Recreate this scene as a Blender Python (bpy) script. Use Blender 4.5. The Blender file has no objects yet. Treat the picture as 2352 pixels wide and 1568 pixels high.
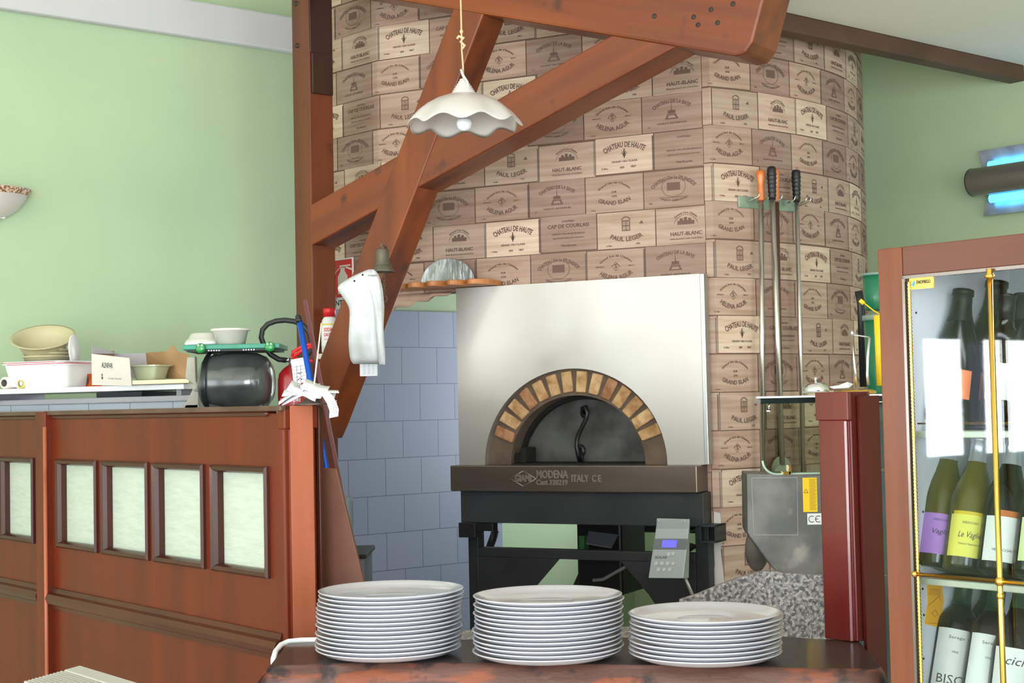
import bpy, bmesh, math, random
from mathutils import Matrix, Vector
from math import pi, sin, cos, radians as R
random.seed(7)
sc = bpy.context.scene
C = sc.collection
PW, PH, FPX = 2352, 1568, 3500.0
# ---------------------------------------------------------------- camera
PITCH = math.atan(142/3500); ROLL = .021; EYE = Vector((0, 0, 1.45))
fwd = Vector((0, cos(PITCH), sin(PITCH))); up0 = Vector((0, -sin(PITCH), cos(PITCH))); r0 = Vector((1, 0, 0))
cr = r0*cos(ROLL)-up0*sin(ROLL); cu = r0*sin(ROLL)+up0*cos(ROLL)
cam_d = bpy.data.cameras.new('camera'); cam = bpy.data.objects.new('camera', cam_d); C.objects.link(cam)
cam_d.sensor_width = 36; cam_d.lens = 36*FPX/PW; cam_d.clip_start = .05
M = Matrix((cr, cu, -fwd)).transposed().to_4x4(); M.translation = EYE; cam.matrix_world = M
sc.camera = cam
# ---------------------------------------------------------------- view, world, daylight
vs = sc.view_settings
vs.view_transform = 'Standard'; vs.look = 'None'; vs.gamma = 1; vs.use_curve_mapping = False
vs.exposure = -0.08
w = bpy.data.worlds.new('sky'); sc.world = w; w.use_nodes = True
w.node_tree.nodes['Background'].inputs[0].default_value = (.80, .90, 1, 1)
w.node_tree.nodes['Background'].inputs[1].default_value = 3.0
# room directions: D1 runs towards the right and nearer, D2 runs towards the right and farther
D1 = Vector((.636, -.772, 0)); D2 = Vector((.772, .636, 0)); KC = Vector((.618, 8.09, 0))
def area_light(name, pos, direction, sx, sy, power, col=(.90, .96, 1)):
    l = bpy.data.lights.new(name, 'AREA'); l.shape = 'RECTANGLE'; l.size = sx; l.size_y = sy; l.energy = power; l.color = col
    o = bpy.data.objects.new(name, l); C.objects.link(o); o.location = pos
    o.rotation_euler = Vector(direction).to_track_quat('-Z', 'Y').to_euler(); return o
ROOM_L, ROOM_W, ROOM_H = 11.0, 9.0, 3.9
CA = KC-D2*ROOM_L; CB = CA+D1*ROOM_W
WIN_AB = [(1.0, 3.6), (4.6, 7.6)]            # openings in the side wall AB (distance from A)
WIN_BC = [(.8, 3.2), (4.2, 6.6), (7.6, 10.0)]  # openings in the back wall BC (distance from B)
WIN_L = [(8.98, 9.37), (9.63, 10.9)]                # openings in wall_left (distance from the corner)
WIN_FILL = [(.2, 1.35)]                           # unseen opening added in wall_right to light the tiled alcove (distance from the corner)
WZ0, WZ1 = .3, 2.5
for a, b in WIN_AB:
    area_light('daylight_side', CA+D1*((a+b)/2)+D2*.12+Vector((0, 0, (WZ0+WZ1)/2)), D2, b-a, WZ1-WZ0, 75)
for i_, (a, b) in enumerate(WIN_BC):
    area_light('daylight_back', CB+D2*((a+b)/2)-D1*.12+Vector((0, 0, (WZ0+WZ1)/2)), -D1, b-a, WZ1-WZ0, (400, 120, 70)[i_])
for a, b in WIN_L:
    area_light('daylight_left', KC-D2*((a+b)/2)+D1*.12+Vector((0, 0, 1.43)), D1, b-a, .74, 125*(b-a))

for a, b in WIN_FILL:
    area_light('alcove_fill_light', KC+D1*((a+b)/2)-D2*.12+Vector((0, 0, 1.6)), -D2, b-a, 1.2, 27)  # added fill for the dim alcove behind the oven

# ---------------------------------------------------------------- projection helpers (a photo pixel to a point at a chosen depth)
def ray(u, v):
    return fwd+cr*((u-PW/2)/FPX)+cu*(-(v-PH/2)/FPX)
def PX(u, v, Y):
    d = ray(u, v); return EYE+d*(Y/d.y)
def PZ(u, v, z):
    d = ray(u, v); return EYE+d*((z-EYE.z)/d.z)
def frame(origin, ang):
    return Matrix.Translation(Vector((origin[0], origin[1], origin[2] if len(origin) > 2 else 0))) @ Matrix.Rotation(ang, 4, 'Z')
def L(F, u, v, y=0.0):
    """local point on the plane local-y = y of a frame, seen at photo pixel u, v"""
    Fi = F.inverted(); o = Fi @ EYE; d = Fi.to_3x3() @ ray(u, v)
    t = (y-o.y)/d.y; return o+d*t
# ---------------------------------------------------------------- materials
def lin(c):
    return tuple(((x/255)/12.92 if x/255 <= .04045 else ((x/255+.055)/1.055)**2.4) for x in c)+(1,)
MATS = {}
def mat(name, c, r=.5, m=0., c2=None, ns=6., st=(1, 1, 1), lo=.35, hi=.65, bump=0., bs=40., bst=None, coat=0., em=None, ems=0., tr=0., ior=1.45, attr=None, detail=4, rot=(0, 0, 0), sss=0., c3=None, ns3=2., lo3=.55, hi3=.7, spec=None):
    if name in MATS: return MATS[name]
    a = bpy.data.materials.new(name); MATS[name] = a; a.use_nodes = True
    nt = a.node_tree; N = nt.nodes; p = N['Principled BSDF']; K = nt.links.new
    p.inputs['Base Color'].default_value = lin(c); p.inputs['Roughness'].default_value = r; p.inputs['Metallic'].default_value = m
    p.inputs['IOR'].default_value = ior
    if spec is not None: p.inputs['Specular IOR Level'].default_value = spec
    if coat: p.inputs['Coat Weight'].default_value = coat; p.inputs['Coat Roughness'].default_value = .12
    if tr: p.inputs['Transmission Weight'].default_value = tr
    if sss: p.inputs['Subsurface Weight'].default_value = sss; p.inputs['Subsurface Scale'].default_value = .02
    if em: p.inputs['Emission Color'].default_value = lin(em); p.inputs['Emission Strength'].default_value = ems
    tc = N.new('ShaderNodeTexCoord'); src = None
    def noise(scale, stretch, d=4):
        mp = N.new('ShaderNodeMapping'); mp.inputs['Scale'].default_value = stretch; mp.inputs['Rotation'].default_value = rot
        n = N.new('ShaderNodeTexNoise'); n.inputs['Scale'].default_value = scale; n.inputs['Detail'].default_value = d
        K(tc.outputs['Object'], mp.inputs[0]); K(mp.outputs[0], n.inputs[0]); return n.outputs[0]
    def ramp(v, l, h):
        q = N.new('ShaderNodeMapRange'); q.inputs[1].default_value = l; q.inputs[2].default_value = h; K(v, q.inputs[0]); return q.outputs[0]
    if attr:
        at = N.new('ShaderNodeAttribute'); at.attribute_name = attr; src = at.outputs['Color']
    if c2:
        mx = N.new('ShaderNodeMix'); mx.data_type = 'RGBA'
        K(ramp(noise(ns, st, detail), lo, hi), mx.inputs[0])
        mx.inputs[6].default_value = lin(c); mx.inputs[7].default_value = lin(c2)
        if attr:
            mx.blend_type = 'MULTIPLY'; K(src, mx.inputs[6])
        src = mx.outputs[2]
    if c3:
        m3 = N.new('ShaderNodeMix'); m3.data_type = 'RGBA'
        K(ramp(noise(ns3, (1, 1, 1), 5), lo3, hi3), m3.inputs[0])
        if src: K(src, m3.inputs[6])
        else: m3.inputs[6].default_value = lin(c)
        m3.inputs[7].default_value = lin(c3); src = m3.outputs[2]
    if src: K(src, p.inputs['Base Color'])
    if bump:
        b = N.new('ShaderNodeBump'); b.inputs['Strength'].default_value = bump; b.inputs['Distance'].default_value = .01
        K(noise(bs, bst or st, 6), b.inputs['Height']); K(b.outputs[0], p.inputs['Normal'])
    return a
def wood(name, c, c2, axis='z', r=.35, coat=.2, s=9, bump=.05, lo=.3, hi=.7, c3=None, ns3=4, lo3=.6, hi3=.8):
    st = {'x': (.12, 1, 1), 'y': (1, .12, 1), 'z': (1, 1, .12)}[axis]
    return mat(name, c, r, 0, c2, s*3, st, lo, hi, bump=bump, bs=60, coat=coat, detail=6, spec=.28, c3=c3, ns3=ns3, lo3=lo3, hi3=hi3)
def thin_glass(name, tint=(235, 245, 240), refl=.10):
    a = bpy.data.materials.new(name); a.use_nodes = True; nt = a.node_tree; N = nt.nodes; N.clear()
    o = N.new('ShaderNodeOutputMaterial'); t = N.new('ShaderNodeBsdfTransparent'); g = N.new('ShaderNodeBsdfGlossy')
    t.inputs[0].default_value = lin(tint); g.inputs['Roughness'].default_value = .02
    f0 = N.new('ShaderNodeLayerWeight'); f0.inputs[0].default_value = .5
    f = N.new('ShaderNodeMath'); f.operation = 'POWER'; f.inputs[1].default_value = 4; nt.links.new(f0.outputs['Facing'], f.inputs[0])
    ad = N.new('ShaderNodeMath'); ad.operation = 'MULTIPLY_ADD'; ad.inputs[1].default_value = .6; ad.inputs[2].default_value = refl
    x = N.new('ShaderNodeMixShader'); K = nt.links.new
    K(f.outputs[0], ad.inputs[0]); K(ad.outputs[0], x.inputs[0]); K(t.outputs[0], x.inputs[1]); K(g.outputs[0], x.inputs[2]); K(x.outputs[0], o.inputs[0])
    return a
# ---------------------------------------------------------------- mesh builder
class MB:
    def __init__(s, T=None): s.v = []; s.f = []; s.mi = []; s.col = []; s.T = T; s.sm = []
    def add(s, verts, faces, mi=0, col=None, smooth=False, T=None):
        b = len(s.v); TT = T if T is not None else s.T
        for p in verts:
            p = Vector(p); s.v.append(TT @ p if TT is not None else p)
        for f in faces:
            s.f.append([b+i for i in f]); s.mi.append(mi); s.col.append(col); s.sm.append(smooth)
        return s
    def box(s, x0, x1, y0, y1, z0, z1, mi=0, T=None, col=None):
        v = [(x, y, z) for x in (x0, x1) for y in (y0, y1) for z in (z0, z1)]
        f = [(0, 1, 3, 2), (4, 6, 7, 5), (0, 4, 5, 1), (2, 3, 7, 6), (0, 2, 6, 4), (1, 5, 7, 3)]
        return s.add(v, f, mi, col, False, T)
    def prism(s, pts, y0, y1, mi=0, T=None):
        """outline in local x,z, extruded along y"""
        n = len(pts); v = [(p[0], y0, p[1]) for p in pts]+[(p[0], y1, p[1]) for p in pts]
        f = [tuple(range(n)), tuple(range(2*n-1, n-1, -1))]+[(i, i+n, (i+1) % n+n, (i+1) % n) for i in range(n)]
        return s.add(v, f, mi, None, False, T)
    def plate(s, pts, z0, z1, mi=0, T=None):
        n = len(pts); v = [(p[0], p[1], z0) for p in pts]+[(p[0], p[1], z1) for p in pts]
        f = [tuple(range(n-1, -1, -1)), tuple(range(n, 2*n))]+[(i, (i+1) % n, (i+1) % n+n, i+n) for i in range(n)]
        return s.add(v, f, mi, None, False, T)
    def lathe(s, prof, n=32, mi=0, T=None, wave=None, a0=0, a1=2*pi, smooth=True):
        full = abs(a1-a0-2*pi) < 1e-6; k = n if full else n+1
        v = []
        for (r, z) in prof:
            for i in range(k):
                a = a0+(a1-a0)*i/n; dr, dz = wave(a, r, z) if wave else (0, 0)
                v.append(((r+dr)*cos(a), (r+dr)*sin(a), z+dz))
        f = []
        for j in range(len(prof)-1):
            for i in range(n):
                i2 = (i+1) % k; f.append((j*k+i, j*k+i2, (j+1)*k+i2, (j+1)*k+i))
        return s.add(v, f, mi, None, smooth, T)
    def tube(s, pts, r, n=8, mi=0, T=None, caps=True):
        pts = [Vector(p) for p in pts]; v = []; rr = r if isinstance(r, (list, tuple)) else [r]*len(pts)
        t0 = (pts[1]-pts[0]).normalized(); a = t0.orthogonal().normalized()
        for i, p in enumerate(pts):
            t = ((pts[min(i+1, len(pts)-1)])-(pts[max(i-1, 0)])).normalized()
            a = (a-t*a.dot(t)); a = a.normalized() if a.length > 1e-6 else t.orthogonal().normalized()
            b = t.cross(a)
            for j in range(n):
                q = 2*pi*j/n; v.append(p+(a*cos(q)+b*sin(q))*rr[i])
        f = [(i*n+j, i*n+(j+1) % n, (i+1)*n+(j+1) % n, (i+1)*n+j) for i in range(len(pts)-1) for j in range(n)]
        if caps: f += [tuple(range(n-1, -1, -1)), tuple(range((len(pts)-1)*n, len(pts)*n))]
        return s.add(v, f, mi, None, True, T)
    def sphere(s, c, r, n=16, m=10, mi=0, T=None, sc=(1, 1, 1)):
        prof = [(max(r*sin(pi*j/m), 1e-5), -r*cos(pi*j/m)) for j in range(m+1)]
        TT = Matrix.Translation(Vector(c)) @ Matrix.Diagonal((*sc, 1))
        if T is not None: TT = T @ TT
        elif s.T is not None: TT = s.T @ TT
        return s.lathe(prof, n, mi, TT)
    def build(s, name, mats, parent=None, bevel=0., seg=2, solid=0., sub=0, label=None, doubles=False):
        me = bpy.data.meshes.new(name); me.from_pydata([tuple(p) for p in s.v], [], s.f)
        if not isinstance(mats, (list, tuple)): mats = [mats]
        for x in mats: me.materials.append(x)
        me.polygons.foreach_set('material_index', s.mi); me.polygons.foreach_set('use_smooth', s.sm)
        if any(c is not None for c in s.col):
            ca = me.color_attributes.new('tone', 'BYTE_COLOR', 'CORNER')
            for p in me.polygons:
                c = s.col[p.index] or (.5, .5, .5, 1)
                for li in p.loop_indices: ca.data[li].color = c
        bm = bmesh.new(); bm.from_mesh(me)
        if doubles: bmesh.ops.remove_doubles(bm, verts=bm.verts, dist=1e-5)
        bmesh.ops.recalc_face_normals(bm, faces=bm.faces)
        bm.to_mesh(me); bm.free(); me.update()
        o = bpy.data.objects.new(name, me); C.objects.link(o)
        if parent is not None: o.parent = parent
        if solid: q = o.modifiers.new('solid', 'SOLIDIFY'); q.thickness = solid; q.offset = 0
        if bevel: q = o.modifiers.new('bevel', 'BEVEL'); q.width = bevel; q.segments = seg; q.limit_method = 'ANGLE'; q.angle_limit = R(40)
        if sub: q = o.modifiers.new('sub', 'SUBSURF'); q.levels = sub; q.render_levels = sub
        if label: o['label'] = label
        return o
def thing(name, label, cat, F=None, group=None):
    o = bpy.data.objects.new(name, None); C.objects.link(o); o.empty_display_size = .05
    if F is not None: o.matrix_world = F if isinstance(F, Matrix) else Matrix.Translation(Vector(F))
    o['label'] = label; o['category'] = cat
    if group: o['group'] = group
    return o
def tag(o, label, cat, group=None):
    o['label'] = label; o['category'] = cat
    if group: o['group'] = group
    return o
def place(o, F): o.matrix_world = F if isinstance(F, Matrix) else Matrix.Translation(Vector(F)); return o
def struct(o): o['kind'] = 'structure'; return o
def T3(x=0, y=0, z=0): return Matrix.Translation(Vector((x, y, z)))
def RX(a): return Matrix.Rotation(a, 4, 'X')
def RY(a): return Matrix.Rotation(a, 4, 'Y')
def RZ(a): return Matrix.Rotation(a, 4, 'Z')
# ---------------------------------------------------------------- lettering
def text2d(body, size=1., width=None, arc=None, shear=0., bold=0.):
    """flat letters centred on the origin as (verts, faces); arc bends them over a circle of that radius"""
    cu_ = bpy.data.curves.new('t', 'FONT'); cu_.body = body; cu_.size = size; cu_.align_x = 'CENTER'; cu_.align_y = 'CENTER'
    cu_.resolution_u = 2; cu_.shear = shear; cu_.offset = bold; cu_.fill_mode = 'FRONT' if hasattr(cu_, 'fill_mode') else 'BOTH'
    o = bpy.data.objects.new('t', cu_); C.objects.link(o)
    dg = bpy.context.evaluated_depsgraph_get(); me = bpy.data.meshes.new_from_object(o.evaluated_get(dg))
    v = [(p.co.x, p.co.y) for p in me.vertices]; f = [tuple(p.vertices) for p in me.polygons]
    bpy.data.objects.remove(o); bpy.data.curves.remove(cu_); bpy.data.meshes.remove(me)
    if width and v:
        w0 = max(p[0] for p in v)-min(p[0] for p in v); k = width/max(w0, 1e-6); v = [(x*k, y) for x, y in v]
    if arc:
        v = [((arc+y)*sin(x/arc), (arc+y)*cos(x/arc)-arc) for x, y in v]
    return v, f
def put2d(mb, t, fn, mi=0, dx=0, dz=0):
    mb.add([fn(x+dx, z+dz) for x, z in t[0]], t[1], mi)
# ================================================================= materials
M_wall = mat('green_paint', (176, 196, 158), .75, c2=(169, 190, 155), ns=1.6, bump=.03, bs=90)
M_cream = mat('cream_paint', (240, 237, 228), .8, bump=.02, bs=80)
M_white_band = mat('grey_white_plaster', (196, 194, 196), .8, bump=.03)
M_brown_trim = mat('dark_brown_trim', (88, 62, 46), .5, c2=(74, 52, 40), ns=5)
M_timber = mat('timber', (132, 62, 20), .38, 0, (84, 34, 14), 9, (.07, 1, 1), .34, .70, bump=.12, bs=22, bst=(.15, 1, 1), coat=.08, detail=7, c3=(70, 30, 16), ns3=9, lo3=.66, hi3=.76)
M_timber_z = mat('timber_post', (112, 54, 26), .4, 0, (70, 34, 18), 7, (1, 1, .10), .36, .74, bump=.12, bs=22, bst=(1, 1, .15), coat=.08, detail=7, c3=(62, 30, 18), ns3=7, lo3=.62, hi3=.76)
M_timber_dark = mat('timber_block', (60, 24, 14), .4, 0, (44, 18, 12), 8, (1, 1, .2), coat=.2)
M_iron = mat('dark_iron', (60, 54, 50), .5, .6)
M_hoodbase = mat('wallpaper_base', (112, 86, 70), .8)
M_crate = mat('crate_print', (255, 255, 255), .75, 0, (226, 216, 208), 60, (.06, .06, 1), .38, .70, attr='tone', detail=5, bump=.02)
M_ink = mat('brown_ink', (110, 84, 72), .8)
M_gap = mat('dark_gap_print', (92, 64, 52), .85)
M_steel = mat('brushed_steel', (186, 182, 176), .37, .7, (175, 170, 163), 3, (1, 1, 1), .3, .8, bump=.015, bs=14, bst=(1, 1, 12), c3=(190, 182, 168), ns3=2.4, lo3=.62, hi3=.8)
M_sill = mat('dark_steel', (128, 116, 106), .33, .75, (104, 92, 84), 5, (.3, 1, 1), bump=.02)
M_sill_txt = mat('raised_steel', (150, 138, 130), .35, .6)
M_black = mat('black_enamel', (42, 43, 47), .45, .1, (52, 53, 57), 4, bump=.02, c3=(62, 62, 64), ns3=6, lo3=.62, hi3=.85)
M_black2 = mat('black_steel', (36, 36, 40), .5, .2, (48, 48, 52), 6)
M_soot = mat('soot', (22, 19, 17), .9, bump=.2, bs=30)
M_mortar = mat('mortar', (104, 88, 74), .9, bump=.3, bs=60, c2=(84, 70, 58), ns=12)
M_brick = mat('fire_brick', (255, 255, 255), .85, 0, (196, 176, 150), 30, (1, 1, 1), .4, .7, attr='tone', bump=.25, bs=70)
M_door = mat('sooty_iron_door', (92, 92, 90), .5, .4, (40, 38, 38), 5, (1, 1, 1), .40, .62, bump=.05, c3=(112, 112, 108), ns3=5, lo3=.56, hi3=.75)
M_tile = None
M_white = mat('white_plastic', (232, 232, 232), .35, coat=.2)
M_redp = mat('red_plastic', (206, 32, 34), .35)
M_blk = mat('black_plastic', (24, 24, 26), .4)
M_chrome = mat('chrome', (225, 225, 225), .12, 1)
M_brass = mat('brass', (214, 172, 82), .22, 1)
M_paper = mat('white_paper', (236, 236, 240), .8)
M_inkd = mat('dark_print', (70, 70, 74), .8)
M_cherry = wood('cherry_wood', (106, 37, 11), (82, 27, 9), 'z', .38, .05, 3, .03, c3=(80, 28, 14), ns3=2.2, lo3=.6, hi3=.85)
M_cherry_d = wood('cherry_moulding', (72, 34, 22), (56, 26, 18), 'z', .32, .12, 5, .03)
M_cherry_x = wood('cherry_rail', (84, 38, 22), (64, 28, 18), 'x', .34, .1, 5, .03)
M_cherry_end = wood('cherry_end_face', (178, 104, 78), (156, 82, 58), 'z', .36, .1, 3, .03, c3=(124, 52, 36), ns3=5)  # paler cherry; light falling on the end face is painted in
M_mahog = wood('mahogany', (112, 36, 30), (88, 26, 24), 'z', .26, .5, 3, .03, c3=(140, 54, 30), ns3=4, lo3=.62, hi3=.85)
M_walnut = wood('walnut_frame', (122, 68, 42), (98, 50, 30), 'z', .38, .1, 5, .03, c3=(90, 44, 26), ns3=1.5)
M_walnut_x = wood('walnut_frame_across', (104, 62, 48), (90, 52, 40), 'x', .4, .1, 6, .03)
M_frost = mat('frosted_glass', (186, 194, 182), .25, 0, (176, 186, 172), 14, (1, 1, 6), .4, .7, bump=.25, bs=26, bst=(1, 1, 5))

def tile_mat(name, c, c2, tw, th, grout, off=.5):
    a = bpy.data.materials.new(name); a.use_nodes = True; nt = a.node_tree; N = nt.nodes; p = N['Principled BSDF']; K = nt.links.new
    tc = N.new('ShaderNodeTexCoord'); sx = N.new('ShaderNodeSeparateXYZ'); cx = N.new('ShaderNodeCombineXYZ'); b = N.new('ShaderNodeTexBrick')
    K(tc.outputs['Object'], sx.inputs[0]); K(sx.outputs[0], cx.inputs[0]); K(sx.outputs[2], cx.inputs[1]); K(cx.outputs[0], b.inputs[0])
    b.offset = off; b.inputs['Scale'].default_value = 1; b.inputs['Brick Width'].default_value = tw; b.inputs['Row Height'].default_value = th
    b.inputs['Mortar Size'].default_value = .0018; b.inputs['Color1'].default_value = lin(c); b.inputs['Color2'].default_value = lin(c2)
    b.inputs['Mortar'].default_value = lin(grout); b.inputs['Bias'].default_value = 0
    K(b.outputs[0], p.inputs['Base Color']); p.inputs['Roughness'].default_value = .38
    return a
M_tile = tile_mat('blue_grey_tile', (142, 151, 168), (137, 147, 166), .205, .172, (92, 100, 116))
M_tile_w = tile_mat('pale_tile', (176, 184, 196), (170, 178, 192), .20, .2, (110, 112, 120), 0)

# ================================================================= room shell
def wall(name, F, length, height, openings, m, th=.12, WZ0=WZ0, WZ1=WZ1):
    """wall in the local x,z plane; its room side is local y = 0, its thickness goes to local +y"""
    b = MB(); x = 0
    for a, c in sorted(openings):
        b.box(x, a, 0, th, 0, height); b.box(a, c, 0, th, 0, WZ0); b.box(a, c, 0, th, WZ1, height); x = c
    b.box(x, length, 0, th, 0, height)
    return struct(place(b.build(name, m), F))
angD1 = math.atan2(D1.y, D1.x); angD2 = math.atan2(D2.y, D2.x)
FWL = frame(CA, angD2)                 # left wall, x runs from A to the corner
FWR = frame(KC, angD1)                 # right wall, x runs from the corner towards the viewer
wall('wall_left', FWL, ROOM_L+.12, ROOM_H, [(ROOM_L-b, ROOM_L-a) for a, b in WIN_L], M_wall, WZ0=1.06, WZ1=1.80)
wall('wall_right', FWR, ROOM_W+.12, ROOM_H, WIN_FILL, M_wall, WZ0=1.0, WZ1=2.2)
FAB = frame(CB, angD1+pi)
wall('wall_side', FAB, ROOM_W+.12, ROOM_H, [(ROOM_W-b, ROOM_W-a) for a, b in WIN_AB], M_cream)
CCn = KC+D1*ROOM_W
FBC = frame(CCn, angD2+pi)
wall('wall_back', FBC, ROOM_L+.12, ROOM_H, [(ROOM_L-b, ROOM_L-a) for a, b in WIN_BC], M_cream)
M_floor = mat('pale_floor', (196, 186, 172), .4, c2=(182, 172, 158), ns=3)
struct(MB().plate([tuple(p[:2]) for p in (CA, CB, CCn, KC)], -.05, 0).build('floor', M_floor))
struct(MB().plate([tuple(p[:2]) for p in (CA, CB, CCn, KC)], ROOM_H, ROOM_H+.05).build('ceiling', M_cream))
def win_frame(name, F, a, b, z0=WZ0, z1=WZ1):
    q = MB(); t = .05 if z1 > 2 else .02
    q.box(a, b, .03, .09, z0, z0+t).box(a, b, .03, .09, z1-t, z1).box(a, a+t, .03, .09, z0, z1).box(b-t, b, .03, .09, z0, z1)
    struct(place(q.build(name, M_white), F))
k = 1
for F, LL, WW in ((FWL, ROOM_L, WIN_L), (FAB, ROOM_W, WIN_AB), (FBC, ROOM_L, WIN_BC)):
    for a, b in WW: win_frame('window_%d' % k, F, LL-b, LL-a, *((1.06, 1.80) if WW is WIN_L else ())); k += 1
for a, b in WIN_FILL: win_frame('window_%d' % k, FWR, a, b, 1.0, 2.2); k += 1  # frame of the added opening, hidden behind the surround
# dropped ceiling on the right with its brown edge beam
A0 = Vector((.90, 5.2, 0)); B0 = A0+D2*3.2
q = [A0+D2*-.02, B0, B0+D1*3, A0+D1*6+D2*0, A0+D1*6]
cq = [A0, B0, B0+D1*6, A0+D1*6]
FS = frame(A0, angD2)
struct(place(MB().box(-.03, 3.0, -6, .02, 2.80, 3.0).build('ceiling_low', M_cream), FS))
struct(place(MB().box(-.02, 3.0, .02, .09, 2.735, 2.80).box(-.02, 3.0, .02, .05, 2.80, 3.0).build('trim_2', M_brown_trim, bevel=.004), FS))
# pale plaster band across the left wall
pa = L(FWL, 0, 25); pb = L(FWL, 668, 125); pt = L(FWL, 668, 45)
struct(place(MB().box(2, 9.6, -.05, .0, pb.z, pt.z).build('trim_1', M_white_band, bevel=.01), FWL))
# blue tile cladding low on the left wall
ptop = L(FWL, 950, 714, -.012)
xl = L(FWL, 705, 900).x; xr = L(FWL, 1150, 1200).x
Ft = FWL @ T3(xl, -.012, ptop.z-20*.172)
struct(place(MB().box(0, xr-xl, 0, .012, 0, 20*.172).build('trim_3', M_tile), Ft))
# pale tiled ledge behind the partition
M_ledge = mat('grey_ledge', (168, 166, 172), .6)
p0 = PX(-60, 926, 5.62); p1 = PX(440, 907, 5.05)
FLd = frame((p0.x, p0.y, 0), math.atan2(p1.y-p0.y, p1.x-p0.x)); ln = (Vector(p1.xy)-Vector(p0.xy)).length
tl = thing('tiled_ledge', 'low pale tiled ledge with a grey cap behind the partition, under the white shelf', 'ledge', FLd)
MB().box(0, ln, 0, .16, 0, p1.z-.02).build('tiles', M_tile_w, tl)
MB().box(-.01, ln+.01, -.01, .17, p1.z-.02, p1.z).build('cap', M_ledge, tl, bevel=.004)

# ================================================================= wallpapered oven surround
def X_(u, v, Y): p = PX(u, v, Y); return Vector((p.x, p.y))
O27 = R(-27); U = Vector((cos(O27), sin(O27))); Nn = Vector((-sin(O27)*-1, 0))
CRN = Vector((.712, 5.30))
P1 = CRN-U*.0
dl = (5.92-5.30)/(-U.y); P1 = CRN-U*dl
P0 = P1+Vector((-.695*.42, .719*.42))
curve = [(.735+.02, 5.32), (.853, 5.38), (1.02, 5.51), (1.178, 5.67), (1.313, 5.86), (1.426, 6.12), (1.495, 6.40), (1.50, 6.8)]
def smooth_curve(pts, n=4):
    o = []
    for i in range(len(pts)-1):
        p = [Vector(pts[max(0, min(len(pts)-1, j))]) for j in (i-1, i, i+1, i+2)]
        for k in range(n):
            t = k/n
            o.append(.5*((2*p[1])+(-p[0]+p[2])*t+(2*p[0]-5*p[1]+4*p[2]-p[3])*t*t+(-p[0]+3*p[1]-3*p[2]+p[3])*t**3))
    o.append(Vector(pts[-1])); return o
right = smooth_curve([tuple(CRN)]+curve[1:])
PLAN = [P0, P1]+right
cum = [0.]
for i in range(1, len(PLAN)): cum.append(cum[-1]+(PLAN[i]-PLAN[i-1]).length)
UC = cum[2]; UMAX = cum[-1]
cum = [c-UC for c in cum]               # u = 0 at the right corner
def hood_pt(u, z, off):
    u = max(cum[0], min(cum[-1], u)); i = 0
    while i < len(cum)-2 and cum[i+1] < u-1e-9: i += 1
    a, b = PLAN[i], PLAN[i+1]; t = (u-cum[i])/(cum[i+1]-cum[i]); d = (b-a).normalized(); n = Vector((d.y, -d.x))
    p = a+(b-a)*t+n*off; return Vector((p.x, p.y, z))
ZT, ZB = 3.25, 1.875
UOP = -.045                              # the surround is open below ZB left of this
hb = MB()
n = len(PLAN)
for i in range(n-1):
    zb = ZB if cum[i+1] < .001 else 0
    a, b = PLAN[i], PLAN[i+1]; d = (b-a).normalized(); nn = Vector((-d.y, d.x))*.06
    v = [(p.x, p.y, z) for p in (a, b, b+nn, a+nn) for z in (zb, ZT)]
    hb.add(v, [(0, 2, 3, 1), (2, 4, 5, 3), (4, 6, 7, 5), (6, 0, 1, 7), (0, 6, 4, 2), (1, 3, 5, 7)])
c = hood_pt(UOP, 0, 0); e = hood_pt(0, 0, 0)
hb.add([(c.x, c.y, 0), (e.x, e.y, 0), (e.x+.1, e.y+.2, 0), (c.x+.1, c.y+.2, 0), (c.x, c.y, ZB), (e.x, e.y, ZB), (e.x+.1, e.y+.2, ZB), (c.x+.1, c.y+.2, ZB)], [(0, 1, 5, 4), (1, 2, 6, 5), (2, 3, 7, 6), (3, 0, 4, 7)])
hb.add([(P0.x, P0.y, ZT), (P1.x, P1.y, ZT), (CRN.x, CRN.y, ZT), (1.45, 6.2, ZT), (1.5, 7.0, ZT), (-.2, 7.2, ZT)], [(0, 1, 2, 3, 4, 5)])
hood = struct(hb.build('wall_oven', M_hoodbase))
# printed crate fronts
W_, H_ = .2085, .1336
wp = MB()
def crate(u0, u1, z0, z1, tone, off=.0015, zmin=None):
    br = [u0]+[c_ for c_ in cum if u0+.001 < c_ < u1-.001]+[u1]
    while True:
        k_ = max(range(len(br)-1), key=lambda j: br[j+1]-br[j])
        if br[k_+1]-br[k_] < .06: break
        br.insert(k_+1, (br[k_]+br[k_+1])/2)
    v = []; f = []
    for j, u in enumerate(br): v += [hood_pt(u, z0, off), hood_pt(u, z1, off)]
    for j in range(len(br)-1): f.append((2*j, 2*j+2, 2*j+3, 2*j+1))
    wp.add(v, f, 0, tone)
def ring(r0_, r1_, a0, a1, n=20, cx=0, cz=0, sx=1.):
    v = []; f = []
    for i in range(n+1):
        a = a0+(a1-a0)*i/n; v += [(cx+r0_*sx*cos(a), cz+r0_*sin(a)), (cx+r1_*sx*cos(a), cz+r1_*sin(a))]
    for i in range(n): f.append((2*i, 2*i+1, 2*i+3, 2*i+2))
    return v, f
def rects(*rs):
    v = []; f = []
    for (x0, z0, x1, z1) in rs:
        b = len(v); v += [(x0, z0), (x1, z0), (x1, z1), (x0, z1)]; f.append((b, b+1, b+2, b+3))
    return v, f
def poly(*pts): return list(pts), [tuple(range(len(pts)))]
D = {}
def tt(b_, size, *a): return text2d(b_, size, *a, bold=size*.030)
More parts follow.
